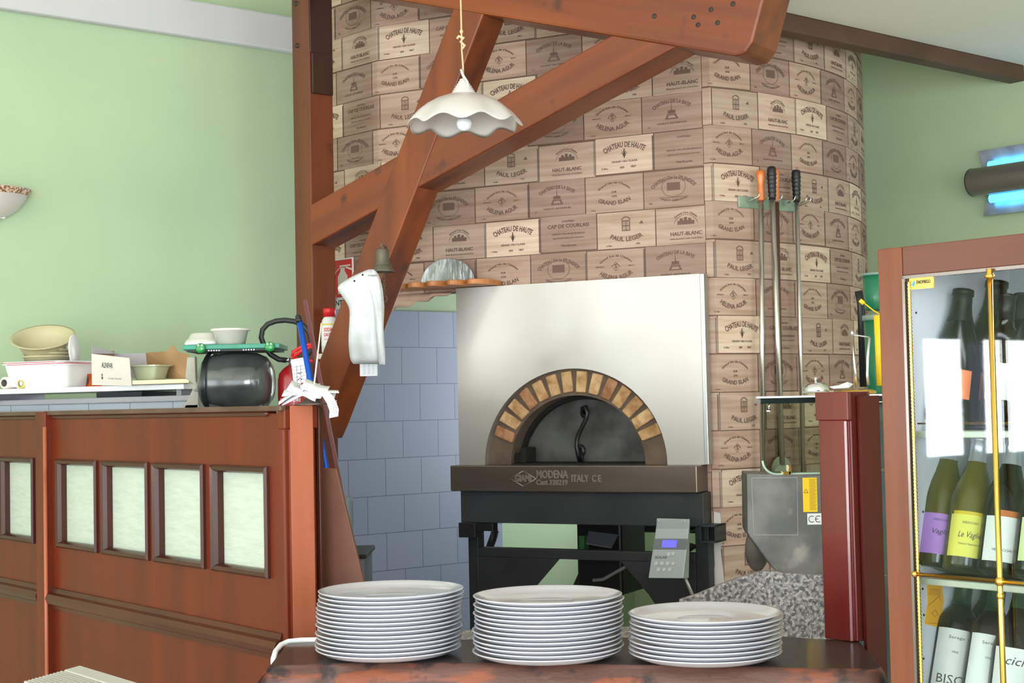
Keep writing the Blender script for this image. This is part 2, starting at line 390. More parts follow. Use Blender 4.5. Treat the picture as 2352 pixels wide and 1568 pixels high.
D['haute'] = [(tt('CHATEAU DE HAUTE', .027, .150, .13), 0, .036), (rects((-.002, -.012, .002, .022), (-.010, .004, .010, .007), (-.007, .010, .007, .012)), 0, 0), (poly((-.006, -.002), (0, .014), (.006, -.002), (0, -.008)), 0, 0),
              (tt('GRAND CRU CLASSE', .0095, .09), 0, -.024), (tt('12 Btes', .008), -.07, -.046), (tt('009', .010), -.008, -.046), (tt('1867', .010), .030, -.045)]
D['cap'] = [(tt('CHATEAU', .010), 0, .044), (tt('CAP DE COURLAIS', .019, .150), 0, .026), (tt('GRAND VIN DE BORDEAUX', .008, .12), 0, -.002), (tt('MIS EN BOUTEILLE AU CHATEAU', .006, .11), 0, -.018), (tt('Vins Rouges', .011), 0, -.045)]
win = rects((-.014, -.012, -.011, .026), (.011, -.012, .014, .026), (-.014, -.012, .014, -.009), (-.014, .005, .014, .008), (-.014, .023, .014, .026), (-.0015, -.012, .0015, .026), (-.007, -.012, -.0055, .026), (.0055, -.012, .007, .026))
D['paul'] = [(win, 0, .008), (ring(.013, .0165, .2, pi-.2, 8), 0, .032), (tt('PAUL LEGER', .022, .115, -.12), 0, -.034), (tt('12 Bles', .007), -.06, -.055), (tt('1982', .008), .04, -.052), (poly((.045, .02), (.055, .03), (.060, .018)), 0, 0)]
D['blanc'] = [(ring(.040, .0415, .25, pi-.25, 16), 0, -.002), (tt('Grand Cru Classe', .010, .085, .05), 0, .046), (rects((-.028, .004, .028, .018), (-.02, .018, -.01, .026), (.008, .018, .018, .026), (-.006, .018, .004, .030)), 0, 0), (tt('HAUT-BLANC', .018, .105), 0, -.028), (tt('VINS BLANCS DE CHATEAU', .007, .11), 0, -.046)]
D['elan'] = [(tt('Grand Vin de Chateau', .010, .125, .075), 0, .040), (tt('SUR', .010), 0, .006), (tt('1979', .010), 0, -.010), (tt('GRAND ELAN', .020, .115, -.12), 0, -.034), (tt('12 Btes', .006), -.075, -.056)]
D['splend'] = [(tt('CHATEAU De La SPLENDIDE', .018, .165, .095), 0, .040), (rects((-.022, -.006, .022, .022)), 0, 0), (ring(.034, .0352, 0, 2*pi, 28, 0, .006, 1.15), 0, 0), (tt('SAINT-EMILION', .009, .09, -.11), 0, -.042), (rects((-.05, -.031, .05, -.0295)), 0, 0), (tt('No', .009), -.078, -.048)]
D['helena'] = [(tt('Grand Sot de Chateau', .010, .125, .075), 0, .044), (tt('S', .022), 0, .006), (poly((-.016, .006), (-.013, .008), (0, .023), (.013, .008), (.016, .006), (.013, .004), (0, .0205), (-.013, .004)), 0, 0), (poly((-.016, .006), (0, -.011), (.016, .006), (0, -.008)), 0, 0), (tt('HELENA AGUR', .022, .120, -.085), 0, -.036), (tt('12 Btes', .007), -.07, -.054), (tt('MARGAUX', .006), -.055, .006), (tt('MEDOC', .006), .055, .006)]
D['baye'] = [(tt('CHATEAU DE LA BAYE', .018, .135, .10), 0, .040), (poly((-.002, .004), (0, .040), (.002, .004)), 0, 0), (rects((-.013, -.004, .013, .008), (-.016, -.010, .016, -.006), (-.022, -.024, .022, -.020)), 0, 0), (poly((-.016, -.010), (-.021, -.020), (-.014, -.020), (-.010, -.010)), 0, 0), (poly((.016, -.010), (.021, -.020), (.014, -.020), (.010, -.010)), 0, 0), (tt('SAINT-ESTEPHE', .008, .10), 0, -.038), (tt('12', .008), -.078, -.048)]
tones = {k_: tuple(min(255, x*1.0) for x in v_) for k_, v_ in {'haute': (214, 190, 168), 'cap': (166, 138, 122), 'paul': (184, 158, 140), 'blanc': (190, 164, 146), 'elan': (182, 154, 136), 'splend': (158, 130, 115), 'helena': (180, 152, 134), 'baye': (160, 132, 118)}.items()}
RA = ['haute', 'cap', 'paul', 'blanc']; RB = ['elan', 'splend', 'helena', 'baye']
zline = 2.275
rng = random.Random(3)
SEAM = -.030; WM = .228
MAIN = {-1: ['splend', 'elan', 'baye', 'helena'], 0: ['cap', 'haute', 'blanc', 'paul'], 1: ['baye', 'helena', 'splend', 'elan'], 2: ['blanc', 'paul', 'cap', 'haute']}
RIGHT = {0: ['helena', 'baye', 'elan', 'splend'], 1: ['paul', 'blanc', 'haute', 'cap'], -1: ['haute', 'cap', 'paul', 'blanc'], 2: ['elan', 'splend', 'helena', 'baye']}
def one(name, u0, u1, ua, ub, z0, dz, kx):
    """one printed crate front of full extent u0..u1, cut to the sheet's ua..ub"""
    a, b = max(u0+.002, ua), min(u1-.002, ub)
    if b-a < .006: return
    zz0, zz1 = z0+.002+dz, min(z0+H_-.0015+dz, ZT-.002)
    if a < UOP:
        if zz1 < ZB+.012: 
            a = UOP
            if b-a < .006: return
        else: zz0 = max(zz0, ZB)
    if zz1-zz0 < .012: return
    tn = tones[name]; j = rng.uniform(.95, 1.05)
    crate(a, b, zz0, zz1, lin(tuple(min(255, x*j) for x in tn)), off=.0022)
    if rng.random() < .4 or name == 'haute':
        if a-.011 > ua: crate(a-.009, a-.0005, zz0, zz1-.006, lin(tuple(x*.66 for x in tn)), off=.0026)
    uc = (u0+u1)/2; zc = z0+H_/2+dz
    for (t, dx, dz_) in D[name]:
        vs_ = [((x+dx)*kx+uc, z+dz_+zc) for x, z in t[0]]
        if not vs_: continue
        if min(p[0] for p in vs_) < a-.001 or max(p[0] for p in vs_) > b+.001 or max(p[1] for p in vs_) > zz1 or min(p[1] for p in vs_) < zz0: continue
        wp.add([hood_pt(x, z, .0036) for x, z in vs_], t[1], 1)
for r_ in range(-18, 8):
    z0 = zline+r_*H_
    if z0 > ZT-.02: continue
    key = (r_+1) % 4-1; B_row = r_ % 2 == 0
    # main sheet, going left from the seam
    e0 = SEAM if not B_row else SEAM-.185+WM
    zr = z0-.010
    for k_ in range(16):
        u1 = e0-k_*WM; u0 = u1-WM
        if u1 < cum[0]: break
        one(MAIN[key][k_ % 4], u0, u1, cum[0]+.001, SEAM, zr, rng.uniform(-.003, .003), 1.12)
    # right sheet, wrapping round the corner
    s0 = SEAM if B_row else .004
    if not B_row: one('blanc', s0-W_, s0, SEAM+.001, cum[-1], z0, 0, 1)
    for k_ in range(16):
        u0 = s0+k_*W_; u1 = u0+W_
        if u0 > cum[-1]: break
        one(RIGHT[key][k_ % 4], u0, u1, SEAM+.001, cum[-1]-.001, z0, rng.uniform(-.002, .002), 1)
wpo = wp.build('crate_wallpaper', [M_crate, M_ink], hood)
# curled lower edge of the paper, left of the oven
cl = MB(); us = [cum[0]+(-1.0+.0-cum[0])*0]; 
ul = [-1.34+i*.028 for i in range(0, 13)]
v = []; f = []
for i, u in enumerate(ul):
    dz = .055-.10*(i/12)+.012*sin(i*1.9)
    sag = max(0, .065-.07*(i/12))+.008*sin(i*2.1)
    v += [hood_pt(u, ZB+.004, .006), hood_pt(u, ZB-sag*.5, .022+.006*sin(i)), hood_pt(u, ZB-sag, .018)]
for i in range(len(ul)-1):
    for j in range(2): f.append((3*i+j, 3*i+3+j, 3*i+4+j, 3*i+1+j))
cl.add(v, f, 0, lin((200, 170, 148)), True)
cl.build('curled_paper_edge', M_crate, hood, solid=.001)
# torn white paper at the lower right of the oven
tp = MB()
def hp(u, v_, off=.004):
    # pixel to the surround's strip right of the oven
    F = Matrix.Translation(Vector((CRN.x, CRN.y, 0))) @ RZ(O27); p = L(F, u, v_, -off); return F @ p
tp.add([hp(1640, 1175), hp(1654, 1178), hp(1660, 1240), hp(1655, 1262), hp(1664, 1338), hp(1637, 1345), hp(1634, 1312), hp(1642, 1300), hp(1640, 1262)], [tuple(range(9))])
tp.build('torn_paper', mat('torn_white', (214, 208, 204), .9), hood, solid=.0012)

# ================================================================= timber frame
TA = Vector((-.861, 5.658)); TB = Vector((.719, 4.608)); tang = math.atan2(TB.y-TA.y, TB.x-TA.x)
FT = frame((TA.x, TA.y, 0), tang)
# post: nearest vertical edge at pixel column 715
pe = PX(716, 560, 5.72)
tf = thing('timber_frame', 'reddish brown timber frame of post, rafter and crossing braces in front of the crate wallpaper', 'timber frame', FT)
def rel(F): return tf.matrix_world.inverted() @ F if False else FT.inverted() @ F
Fp = frame((pe.x, pe.y, 0), angD1)     # faces: local -y looks left, local +x looks right
po = MB().box(-.12, 0, 0, .105, 0, 3.6).build('post', M_timber_z, tf, bevel=.004)
po.matrix_local = rel(Fp)
bl = MB().box(-.004, .012, .008, .100, L(Fp, 716, 212).z, L(Fp, 716, 118).z).box(-.002, .006, .004, .104, L(Fp, 716, 118).z, 3.4).build('post_block', M_timber_dark, tf, bevel=.003); bl.matrix_local = rel(Fp)
for (u, v_) in ((680, 8), (683, 105)):
    p = L(Fp, u, v_, 0); bo = MB().lathe([(.0001, -.006), (.009, -.005), (.010, 0)], 12, T=T3(p.x, 0, p.z) @ RX(-pi/2)).build('bolt', M_iron, tf); bo.matrix_local = rel(Fp)
def beam(name, p, q, w_up, w_dn, y0, y1, m=M_timber, e0=0, e1=0, bev=.006, round_end=False, plumb=False):
    p = Vector((p.x, p.z)); q = Vector((q.x, q.z)); d = (q-p); ln = d.length; a = math.atan2(d.y, d.x)
    b = MB()
    if round_end:
        pts = [(-e0, -w_dn), (ln-.05, -w_dn), (ln-.018, -w_dn+.012), (ln, -w_dn+.05), (ln+.005, w_up), (-e0, w_up)]
        b.prism(pts, y0, y1)
    elif plumb: b.prism([(-w_dn*math.tan(a), -w_dn), (ln+e1, -w_dn), (ln+e1, w_up), (w_up*math.tan(a), w_up)], y0, y1)
    else: b.box(-e0, ln+e1, y0, y1, -w_dn, w_up)
    o = b.build(name, m, tf, bevel=bev); o.matrix_local = T3(p.x, 0, p.y) @ RY(-a); return o
lp = lambda u, v_: L(FT, u, v_, 0)
# knee brace 1, post to rafter end
a = lp(718, 518); b = lp(1560, 52)
beam('brace', a, b, .072, .070, -.010, .13, e1=.06, plumb=True)
# brace 2, steep, cut off upright where it meets the post
lb = lambda u, v_: L(FT, u, v_, -.014)
b2 = MB().prism([(q_.x, q_.z) for q_ in [lb(*t) for t in ((1042, 16), (1112, 28), (904, 571), (748, 978), (734, 1010), (729, 838), (831, 571))]], -.014, .115)
b2.build('brace', mat('timber_steep', (132, 62, 20), .38, 0, (84, 34, 14), 9, (1, 1, .14), .34, .70, bump=.12, bs=22, bst=(1, 1, .2), coat=.08, detail=7, c3=(70, 30, 16), ns3=9, lo3=.66, hi3=.76), tf, bevel=.006)
# rafter / tie beam
a = lp(960, -70); b = lp(1748, 48)
beam('rafter', a, b, .16, .118, -.02, .16, e0=.56, e1=0, round_end=True, bev=.01)
for (u, v_) in ((1510, 40), (1640, 25), (1600, 42), (1690, 12), (1655, 55), (1610, 60)):
    p = lp(u, v_); MB().sphere((p.x, -.021, p.z), .008, 10, 6, sc=(1, .25, 1)).build('nail_head', M_iron, tf)
# ================================================================= pizza oven
FO0 = frame((CRN.x, CRN.y, 0), O27)
FO = FO0 @ T3(0, -.05, 0)               # plane of the steel front
ol = lambda u, v_, y=0: L(FO, u, v_, y)
tl_, tr_, br_ = ol(1047, 660), ol(1612, 628), ol(1620, 1067); bl_ = ol(1055, 1067)
ox0, ox1 = (tl_.x+bl_.x)/2, (tr_.x+br_.x)/2; oz1 = tr_.z; oz0 = br_.z
acx = (ol(1114, 1060).x+ol(1533, 1060).x)/2; AR = (ol(1533, 1060).x-ol(1114, 1060).x)/2; AH = ol(1310, 846).z-oz0
FOv = FO @ T3(acx, 0, 0); ox0 -= acx; ox1 -= acx
oven = thing('pizza_oven', 'large steel fronted pizza oven with a brick arch and a closed sooty door', 'oven', FOv)
qo = lambda u, v_, y=0: L(FOv, u, v_, y)
def arch(rx, rz, n=40, a0=0, a1=pi): return [(rx*cos(a0+(a1-a0)*i/n), oz0+rz*sin(a0+(a1-a0)*i/n)) for i in range(n+1)]
def ring_plate(mb, inner, outer, y0, y1, mi=0):
    n = len(inner); v = []
    for (a, b) in zip(inner, outer): v += [(a[0], y0, a[1]), (b[0], y0, b[1]), (b[0], y1, b[1]), (a[0], y1, a[1])]
    f = []
    for i in range(n-1):
        for j in range(4): f.append((4*i+j, 4*i+(j+1) % 4, 4*i+4+(j+1) % 4, 4*i+4+j))
    f += [(0, 1, 2, 3), (4*n-1, 4*n-2, 4*n-3, 4*n-4)]
    mb.add(v, f, mi)
inn = arch(AR, AH); out = []
for (x, z) in inn:
    dx, dz = x, z-oz0; t = []
    if dx > 1e-6: t.append(ox1/dx)
    if dx < -1e-6: t.append(ox0/dx)
    if dz > 1e-6: t.append((oz1-oz0)/dz)
    k = min(t); out.append((dx*k, oz0+dz*k))
# make sure the two top corners are in the outline
for cx_, cz_ in ((ox1, oz1), (ox0, oz1)):
    i = min(range(len(out)), key=lambda j: (out[j][0]-cx_)**2+(out[j][1]-cz_)**2); out[i] = (cx_, cz_)
b = MB(); ring_plate(b, inn, out, 0, .03); b.build('front_panel', M_steel, oven)
b = MB().box(ox1-.004, ox1+.012, -.006, .035, oz0, oz1).box(ox0, ox0+.004, .03, .12, oz0, oz1).box(ox0, ox1, .03, .12, oz1-.004, oz1); b.build('panel_edge', mat('panel_edge_steel', (176, 176, 174), .35, .8), oven, bevel=.002)
# brick arch
b = MB(); ring_plate(b, arch(AR*.74, AH*.72), arch(AR+.01, AH+.01), .028, .26); b.build('mortar_arch', M_mortar, oven)
b = MB(); rb = random.Random(2); NBR = 14; th0, th1 = R(17), R(163)
for i in range(NBR):
    a0 = th0+(th1-th0)*(i+.10)/NBR; a1 = th0+(th1-th0)*(i+.90)/NBR
    pts = []
    ri, ro = .755, .975
    for a_, k in ((a0, ri), (a1, ri), (a1-.012, ro), (a0+.012, ro)):
        w_ = 1 if k == ro else 1
        pts.append((AR*k*cos(a_)+rb.uniform(-.002, .002), oz0+AH*k*sin(a_)+rb.uniform(-.002, .002)))
    t = rb.choice([(196, 158, 116), (190, 146, 104), (202, 166, 122), (172, 126, 92), (190, 152, 108)])
    n0 = len(b.f); b.prism(pts, .016, .10)
    for k in range(n0, len(b.f)): b.col[k] = lin(t)
b.build('bricks', M_brick, oven, bevel=.004)
# sooty throat, floor and door
b = MB(); ring_plate(b, arch(AR*.70, AH*.68), arch(AR*.755, AH*.735), .10, .5); ring_plate(b, arch(.02, .02), arch(AR*.72, AH*.70), .5, .52)
b.box(-AR*.98, AR*.98, .03, .52, oz0-.02, oz0+.004)
b.build('throat', M_soot, oven)
dxl, dxr = qo(1214, 1062, .13).x, qo(1482, 1062, .13).x; dc = (dxl+dxr)/2; dr = (dxr-dxl)/2+.015; dh = qo(1335, 912, .13).z-oz0
FDo = T3(dc, .13, oz0+.006)
b = MB(); b.prism([(dr*cos(pi*i/36), dh*sin(pi*i/36)) for i in range(37)], 0, .012)
# raised rim of the door
ri_ = [(dr*.955*cos(pi*i/36), dh*.955*sin(pi*i/36)) for i in range(37)]; ro_ = [(dr*cos(pi*i/36), dh*sin(pi*i/36)) for i in range(37)]
ring_plate(b, ri_, ro_, -.008, .001)
door = b.build('oven_door', M_door, oven); door.matrix_local = FDo
iv = FOv @ FDo
dl_ = lambda u, v_, y=0: L(iv, u, v_, y)
b = MB(); pts = []
for (u, v_, y) in ((1342, 948, -.01), (1338, 938, -.035), (1345, 934, -.05), (1349, 948, -.05), (1346, 962, -.048), (1335, 985, -.045), (1326, 1005, -.04), (1324, 1025, -.045), (1328, 1045, -.05), (1332, 1058, -.03), (1331, 1042, -.02), (1331, 1030, -.008)):
    pts.append(dl_(u, v_, y))
b.tube(pts, .0085, 8); b.sphere(dl_(1342, 948, -.004), .017, 12, 8, sc=(1, .5, 1.2)); b.sphere(dl_(1334, 1035, -.004), .02, 12, 8, sc=(1, .5, 1.2)); b.tube([dl_(1334, 1030, -.006), dl_(1336, 1062, -.02)], .009, 8)
b.build('handle', M_blk, door, label='black bent iron handle of the oven door')
# left-hand hinge lump in the throat and side slot
b = MB(); p = qo(1180, 1045, .05); b.box(p.x-.03, p.x+.05, .05, .12, oz0+.004, oz0+.04); b.box(p.x+.035, p.x+.06, .03, .12, oz0+.004, oz0+.062); b.build('door_latch', M_soot, oven, bevel=.006)
# sill with raised lettering
sl, sr = qo(1034, 1100, -.06).x, qo(1601, 1100, -.06).x; sz0, sz1 = qo(1320, 1130, -.06).z, oz0
b = MB().box(sl, sr, -.06, .3, sz0, sz1); b.build('steel_sill', M_sill, oven, bevel=.004)
def raised(txt, size, uc, vc, name='lettering', width=None, parent=oven, m=M_sill_txt, y=-.06, th=.003, bold=.0008):
    t = text2d(txt, size, width, bold=bold); c_ = qo(uc, vc, y); mb = MB()
    v = [(x+c_.x, y-th, z+c_.z) for x, z in t[0]]; nv = len(v)
    mb.add(v, t[1]); mb.add([(x, y, z) for x, _, z in v]+v, [])
    # side walls from boundary edges
    from collections import Counter
    ec = Counter(); 
    for f in t[1]:
        for i in range(len(f)): ec[frozenset((f[i], f[(i+1) % len(f)]))] += 1
    w0 = len(mb.v); mb.v += [Vector(q_) for q_ in v]+[Vector((q_[0], y+.001, q_[2])) for q_ in v]
    for e_, cnt in ec.items():
        if cnt == 1:
            i, j = tuple(e_); mb.f.append([w0+i, w0+j, w0+j+nv, w0+i+nv]); mb.mi.append(0); mb.col.append(None); mb.sm.append(False)
    return mb.build(name, m, parent)
raised('MODENA', .040, 1268, 1090, width=.125); raised('Cast 330219', .026, 1268, 1108, width=.125); raised('ITALY', .034, 1332, 1099, width=.068); raised('C E', .034, 1370, 1099, width=.034); raised('GIAMI', .034, 1202, 1099, width=.065)
b = MB(); c_ = qo(1202, 1099, -.06)
for k in (-1, 1):
    b.tube([(c_.x+k*.052, -.061, c_.z), (c_.x, -.061, c_.z+.028)], .002, 6); b.tube([(c_.x+k*.052, -.061, c_.z), (c_.x, -.061, c_.z-.028)], .002, 6)
b.build('maker_emblem', M_sill_txt, oven)
# black body under the sill
kl, kr = qo(1058, 1160, -.03).x, qo(1616, 1160, -.03).x; kz = qo(1320, 1204, -.03).z
MB().box(kl, kr, -.03, 1.25, kz, sz0).build('base_box', M_black, oven, bevel=.003)
# dome body behind the front
MB().box(ox0+.03, ox1-.005, .521, 1.25, oz0, oz1-.25).build('oven_body', mat('oven_cladding', (150, 146, 140), .6), oven, bevel=.02)
# frame under the box: two front legs, cross bars and gussets
g = lambda u, v_, y=-.01: qo(u, v_, y)
lx0, lx1 = g(1075, 1240).x, g(1098, 1240).x; rx0, rx1 = g(1628, 1240).x-.05, g(1628, 1240).x
for x0, x1, y0 in ((lx0, lx1, -.01), (rx0, rx1, -.01), (lx0, lx1, 1.15), (rx0, rx1, 1.15)):
    MB().box(x0, x1, y0, y0+.05, 0, kz).build('leg', M_black2, oven, bevel=.003)
for y0 in (-.012, 1.1):
    z1, z0 = g(1300, 1262).z, g(1300, 1284).z
    MB().box(lx1, rx0, y0, y0+.04, z0, z1).build('cross_bar', M_black2, oven, bevel=.003)
z1 = g(1300, 1284).z; zb = g(1300, 1400).z
for k, pts in ((0, [(lx1, z1), (g(1284, 1284).x, z1), (g(1240, 1335).x, g(1240, 1335).z), (g(1190, 1400).x, zb), (lx1, zb)]),
               (1, [(rx0, z1), (g(1425, 1284).x, z1), (g(1490, 1365).x, g(1490, 1365).z), (g(1520, 1400).x, zb), (rx0, zb)])):
    MB().prism(pts, -.012, .0).build('gusset', M_black2, oven, bevel=.002)
MB().box(kl, lx1+.01, -.05, .0, g(1080, 1232).z, kz).box(kl+.005, g(1135, 1215).x, -.02, .02, g(1080, 1218).z, kz).build('bracket', M_blk, oven, bevel=.002)
# square tube stub on the right
p = g(1632, 1226, -.04); b = MB(); w_ = .030
for a_ in ((-w_, w_, -w_, -w_+.006), (-w_, w_, w_-.006, w_), (-w_, -w_+.006, -w_, w_), (w_-.006, w_, -w_, w_)):
    b.box(p.x-.01+a_[0], p.x-.01+a_[1], -.04, .12, p.z+a_[2], p.z+a_[3])
b.build('tube_stub', M_black, oven)
MB().box(p.x-.035, p.x+.015, .0, .02, p.z-.025, p.z+.025).build('stub_cap', M_soot, oven)
# things seen under the oven: motor box, leaflet, hoses
b = MB(); c_ = g(1340, 1240, .45); b.box(c_.x-.03, c_.x+.16, .45, .70, .70, kz); b.build('motor_box', M_blk, oven, bevel=.01)
b = MB(); pts = [g(1352, 1220, .30), g(1420, 1228, .30), g(1404, 1258, .24), g(1346, 1248, .24)]; b.add([tuple(q_) for q_ in pts], [(0, 1, 2, 3)]); b.build('metal_flap', mat('grey_flap', (120, 122, 132), .5, .3), oven, solid=.004)
b = MB(); b.tube([g(1362, 1332, .25), g(1385, 1330, .25), g(1410, 1316, .22), g(1436, 1302, .2)], .006, 8); b.build('cable', mat('grey_cable', (130, 132, 136), .5), oven)
b = MB(); b.tube([g(1575, 1218, .1), g(1605, 1212, .1), g(1628, 1232, .1), g(1600, 1252, .08), g(1570, 1272, .05)], .007, 8); b.build('cable', M_blk, oven)
b = MB(); b.box(g(1330, 1240, .3).x, g(1342, 1240, .3).x, .30, .34, g(1330, 1262, .3).z, g(1330, 1230, .3).z); b.build('terminal_block', mat('green_block', (52, 110, 60), .5), oven)
MB().tube([g(1140, 1215, .9), g(1118, 1275, .9)], .018, 8).build('rear_pipe', M_blk, oven); MB().tube([g(1345, 1300, .8), g(1322, 1350, .8)], .016, 8).build('rear_pipe', M_blk, oven)
# control box on its arm
cp0, cp1, cp2, cp3 = (1508, 1190), (1583, 1192), (1570, 1328), (1489, 1327)
FC = FOv
b = MB(); yy = -.16
P_ = [g(1508, 1190, yy), g(1583, 1192, yy), g(1582, 1212, yy), g(1507, 1212, yy)]
ya, yb = yy, yy-.025
f0 = [g(*cp0, ya), g(*cp1, ya), g(1582, 1214, ya), g(1507, 1214, ya)]
f1 = [g(1507, 1214, ya), g(1582, 1214, ya), g(1569, 1328, yb), g(1489, 1327, yb)]
bk = [g(*cp0, ya)+Vector((0, .01, 0)), g(*cp1, ya)+Vector((0, .01, 0)), g(1569, 1328, yb)+Vector((0, .055, -.005)), g(1489, 1327, yb)+Vector((0, .055, -.005))]
v = [tuple(x) for x in (f0[0], f0[1], f1[1], f1[2], f1[3], f0[3], bk[0], bk[1], bk[2], bk[3])]
b.add(v, [(0, 1, 2, 5), (5, 2, 3, 4), (0, 6, 7, 1), (4, 3, 8, 9), (1, 7, 8, 3, 2), (0, 5, 4, 9, 6), (6, 9, 8, 7)])
M_ctl = mat('grey_control_plate', (168, 172, 174), .4, .3)
ctl = b.build('control_box', M_ctl, oven, bevel=.002, label='slanted grey control box with a blue display')
def cf(s_, t_, o=.0015):
    a_ = f1[0].lerp(f1[1], s_); c_ = f1[3].lerp(f1[2], s_); n_ = (f1[1]-f1[0]).cross(f1[3]-f1[0]).normalized()
    if n_.y > 0: n_ = -n_
    return a_.lerp(c_, t_)+n_*o
def cquad(mb, s0, s1, t0, t1, o): mb.add([cf(s0, t0, o), cf(s1, t0, o), cf(s1, t1, o), cf(s0, t1, o)], [(0, 1, 2, 3)])
b = MB(); cquad(b, .0, 1, .20, .42, .0012); b.build('display_band', mat('dark_band', (112, 114, 116), .4), ctl)
b = MB(); cquad(b, .26, .70, .23, .38, .0024); b.build('display', mat('lit_display', (90, 90, 220), .3, em=(104, 100, 235), ems=.9), ctl, label='lit blue display')
b = MB()
for (s_, t_) in ((.45, .48), (.58, .47), (.12, .67), (.29, .67), (.46, .67), (.62, .67), (.22, .79), (.38, .79), (.54, .79)):
    b2_ = MB(); cquad(b2_, s_, s_+.10, t_, t_+.065, .0028); b2_.build('button', mat('pale_button', (196, 196, 192), .4), ctl)
t_ = text2d('ISOLAB', .012); put2d(b, t_, lambda x, z: cf(.28+x/.11, .58-z/.16, .002)); b.build('lettering', M_inkd, ctl)
for (u, v_) in ((1513, 1197), (1573, 1198)): 
    q_ = g(u, v_, ya-.001); MB().sphere(q_, .004, 8, 6).build('screw', M_chrome, ctl)
MB().tube([g(1570, 1318, yy+.03), g(1590, 1365, yy+.05), g(1600, 1390, -.02)], .006, 8).build('control_cable', M_steel, oven); MB().tube([g(1555, 1250, yy+.04), g(1590, 1255, -.02)], .012, 8).build('control_arm', M_black2, oven)

# ================================================================= scalloped board and tray above the oven's left corner
FSb = FO0
sz = L(FSb, 1000, 661, -.1).z
xa, xb = L(FSb, 904, 660, -.10).x, L(FSb, 1127, 650, -.10).x
pts = []; lobes = 5; n_ = 60; wdt = xb-xa
for i in range(n_+1):
    t = i/n_; y = -.085-.075*abs(sin(pi*lobes*t))**.55*(.6+.4*sin(pi*t)) - .03
    pts.append((xa+wdt*t, y))
pts = [(xa, -.012)]+pts+[(xb, -.012)]
th_ = .020
sb = MB().plate(pts[::-1], 0, th_).build('scalloped_board', mat('honey_wood', (206, 140, 82), .45, 0, (178, 108, 56), 14, (.3, 1, 1), coat=.2), None, bevel=.003)
tag(place(sb, FSb @ T3(0, 0, sz)), 'small honey wood shelf board with a scalloped front edge, left above the oven', 'shelf')
hc = L(FSb, 1028, 642, -.06); hr = L(FSb, 1090, 640, -.06).x-hc.x
b = MB(); b.prism([(hr*cos(pi*i/30), hr*.80*sin(pi*i/30)) for i in range(31)], -.004, .004)
hd = b.build('foil_half_disc', mat('foil_grey', (156, 158, 160), .35, .75, (190, 192, 196), 60, (1, 1, .3), .4, .6, bump=.7, bs=60), None, bevel=.002)
tag(place(hd, FSb @ T3(hc.x, -.06, sz+th_)), 'mottled grey metal half disc standing on the scalloped board', 'tray')
# ================================================================= partition on the left
FP = frame((-.571, 3.8, 0), R(-50.8))
pl = lambda u, v_, y=0: L(FP, u, v_, y)
part = thing('wooden_partition', 'cherry wood partition with a row of frosted panes and a moulded rail, left of the counter', 'partition', FP)
ptop_z = pl(640, 931).z
xL = -2.6; xE = pl(652, 1000).x; xP = pl(728, 1000, 0)
def pxx(u, v_, y=0): return pl(u, v_, y).x
px_a, px_b = pxx(118, 1200, .02), pxx(620, 1200, .02)
# panel board between the end post and the middle post, and the next bay
bays = [(px_a-.06, xE+.0), (xL, pxx(85, 1200))]
# end post: nearly square, stop-chamfered on its corners
def fluted(mb, x0, x1, y0, y1, z0, z1, ztop, c=.012):
    """post with chamfered corners that stop below the top"""
    mb.box(x0, x1, y0, y1, ztop, z1)
    pts = [(x0+c, y0), (x1-c, y0), (x1-c*.45, y0+c*.45), (x1-c*.7, y0+c), (x1, y0+c), (x1, y1-c), (x1-c, y1), (x0+c, y1), (x0, y1-c), (x0, y0+c), (x0+c*.7, y0+c), (x0+c*.45, y0+c*.45)]
    mb.plate(pts, z0, ztop)
ex1 = 0.0; ex0 = pxx(640, 1000, .004); pd = .098
b = MB(); fluted(b, ex0, ex1, .0, pd, 0, ptop_z, pl(652, 985).z)
ep = b.build('end_post', M_cherry, part, bevel=.003)
# end face, window light painted in as a paler wood
b = MB().box(ex1-.0005, ex1+.0012, .016, pd-.016, 0, ptop_z-.001); b.build('end_face', M_cherry_end, part, bevel=.0005, label='end face of the post, painted paler where light falls')
b = MB().box(ex1-.012, ex1+.002, pd, pd+.008, 0, ptop_z-.004).box(ex1-.03, ex1-.004, pd+.008, pd+.018, 0, ptop_z-.008); b.build('edge_moulding', M_cherry_d, part, bevel=.002)
# middle post with a rounded corner bead
mx0, mx1 = pxx(82, 1200, -.02), pxx(104, 1200, -.02)
b = MB().box(mx0, mx1, -.02, .05, 0, ptop_z-.001); b.build('middle_post', M_cherry, part, bevel=.004)
b = MB().tube([(mx1-.002, -.018, 0), (mx1-.002, -.018, pl(94, 980).z)], .0065, 10); b.build('corner_bead', M_cherry_end, part)
# top rail / cap
MB().box(xL, ex1-.0, -.012, .07, ptop_z-.014, ptop_z).build('cap', mat('cap_edge', (96, 66, 56), .4, c2=(70, 40, 30), ns=8), part, bevel=.003)
zt = pl(500, 958, .0).z
for (x0, x1) in ((mx1+.005, pxx(614, 950)), (xL, mx0)):
    MB().box(x0, x1, -.004, .03, zt, ptop_z-.012).build('top_rail', M_cherry_x, part, bevel=.006)
# lower moulded rail (half round with lips)
z_a = pl(640, 1488, -.01).z
def rail(x0, x1):
    b = MB(); hh = .034; pr = [(.02, -hh), (-.002, -hh), (-.006, -hh*.6), (-.018, -hh*.45), (-.024, 0), (-.018, hh*.45), (-.006, hh*.6), (-.002, hh), (.02, hh)]
    v = [(x, y, z_a+z) for x in (x0, x1) for y, z in pr]; n = len(pr)
    b.add(v, [(i, i+1, n+i+1, n+i) for i in range(n-1)]+[tuple(range(n)), tuple(range(2*n-1, n-1, -1))]); b.build('moulded_rail', M_cherry_x, part)
rail(mx1, ex0+.01); rail(xL, mx0)
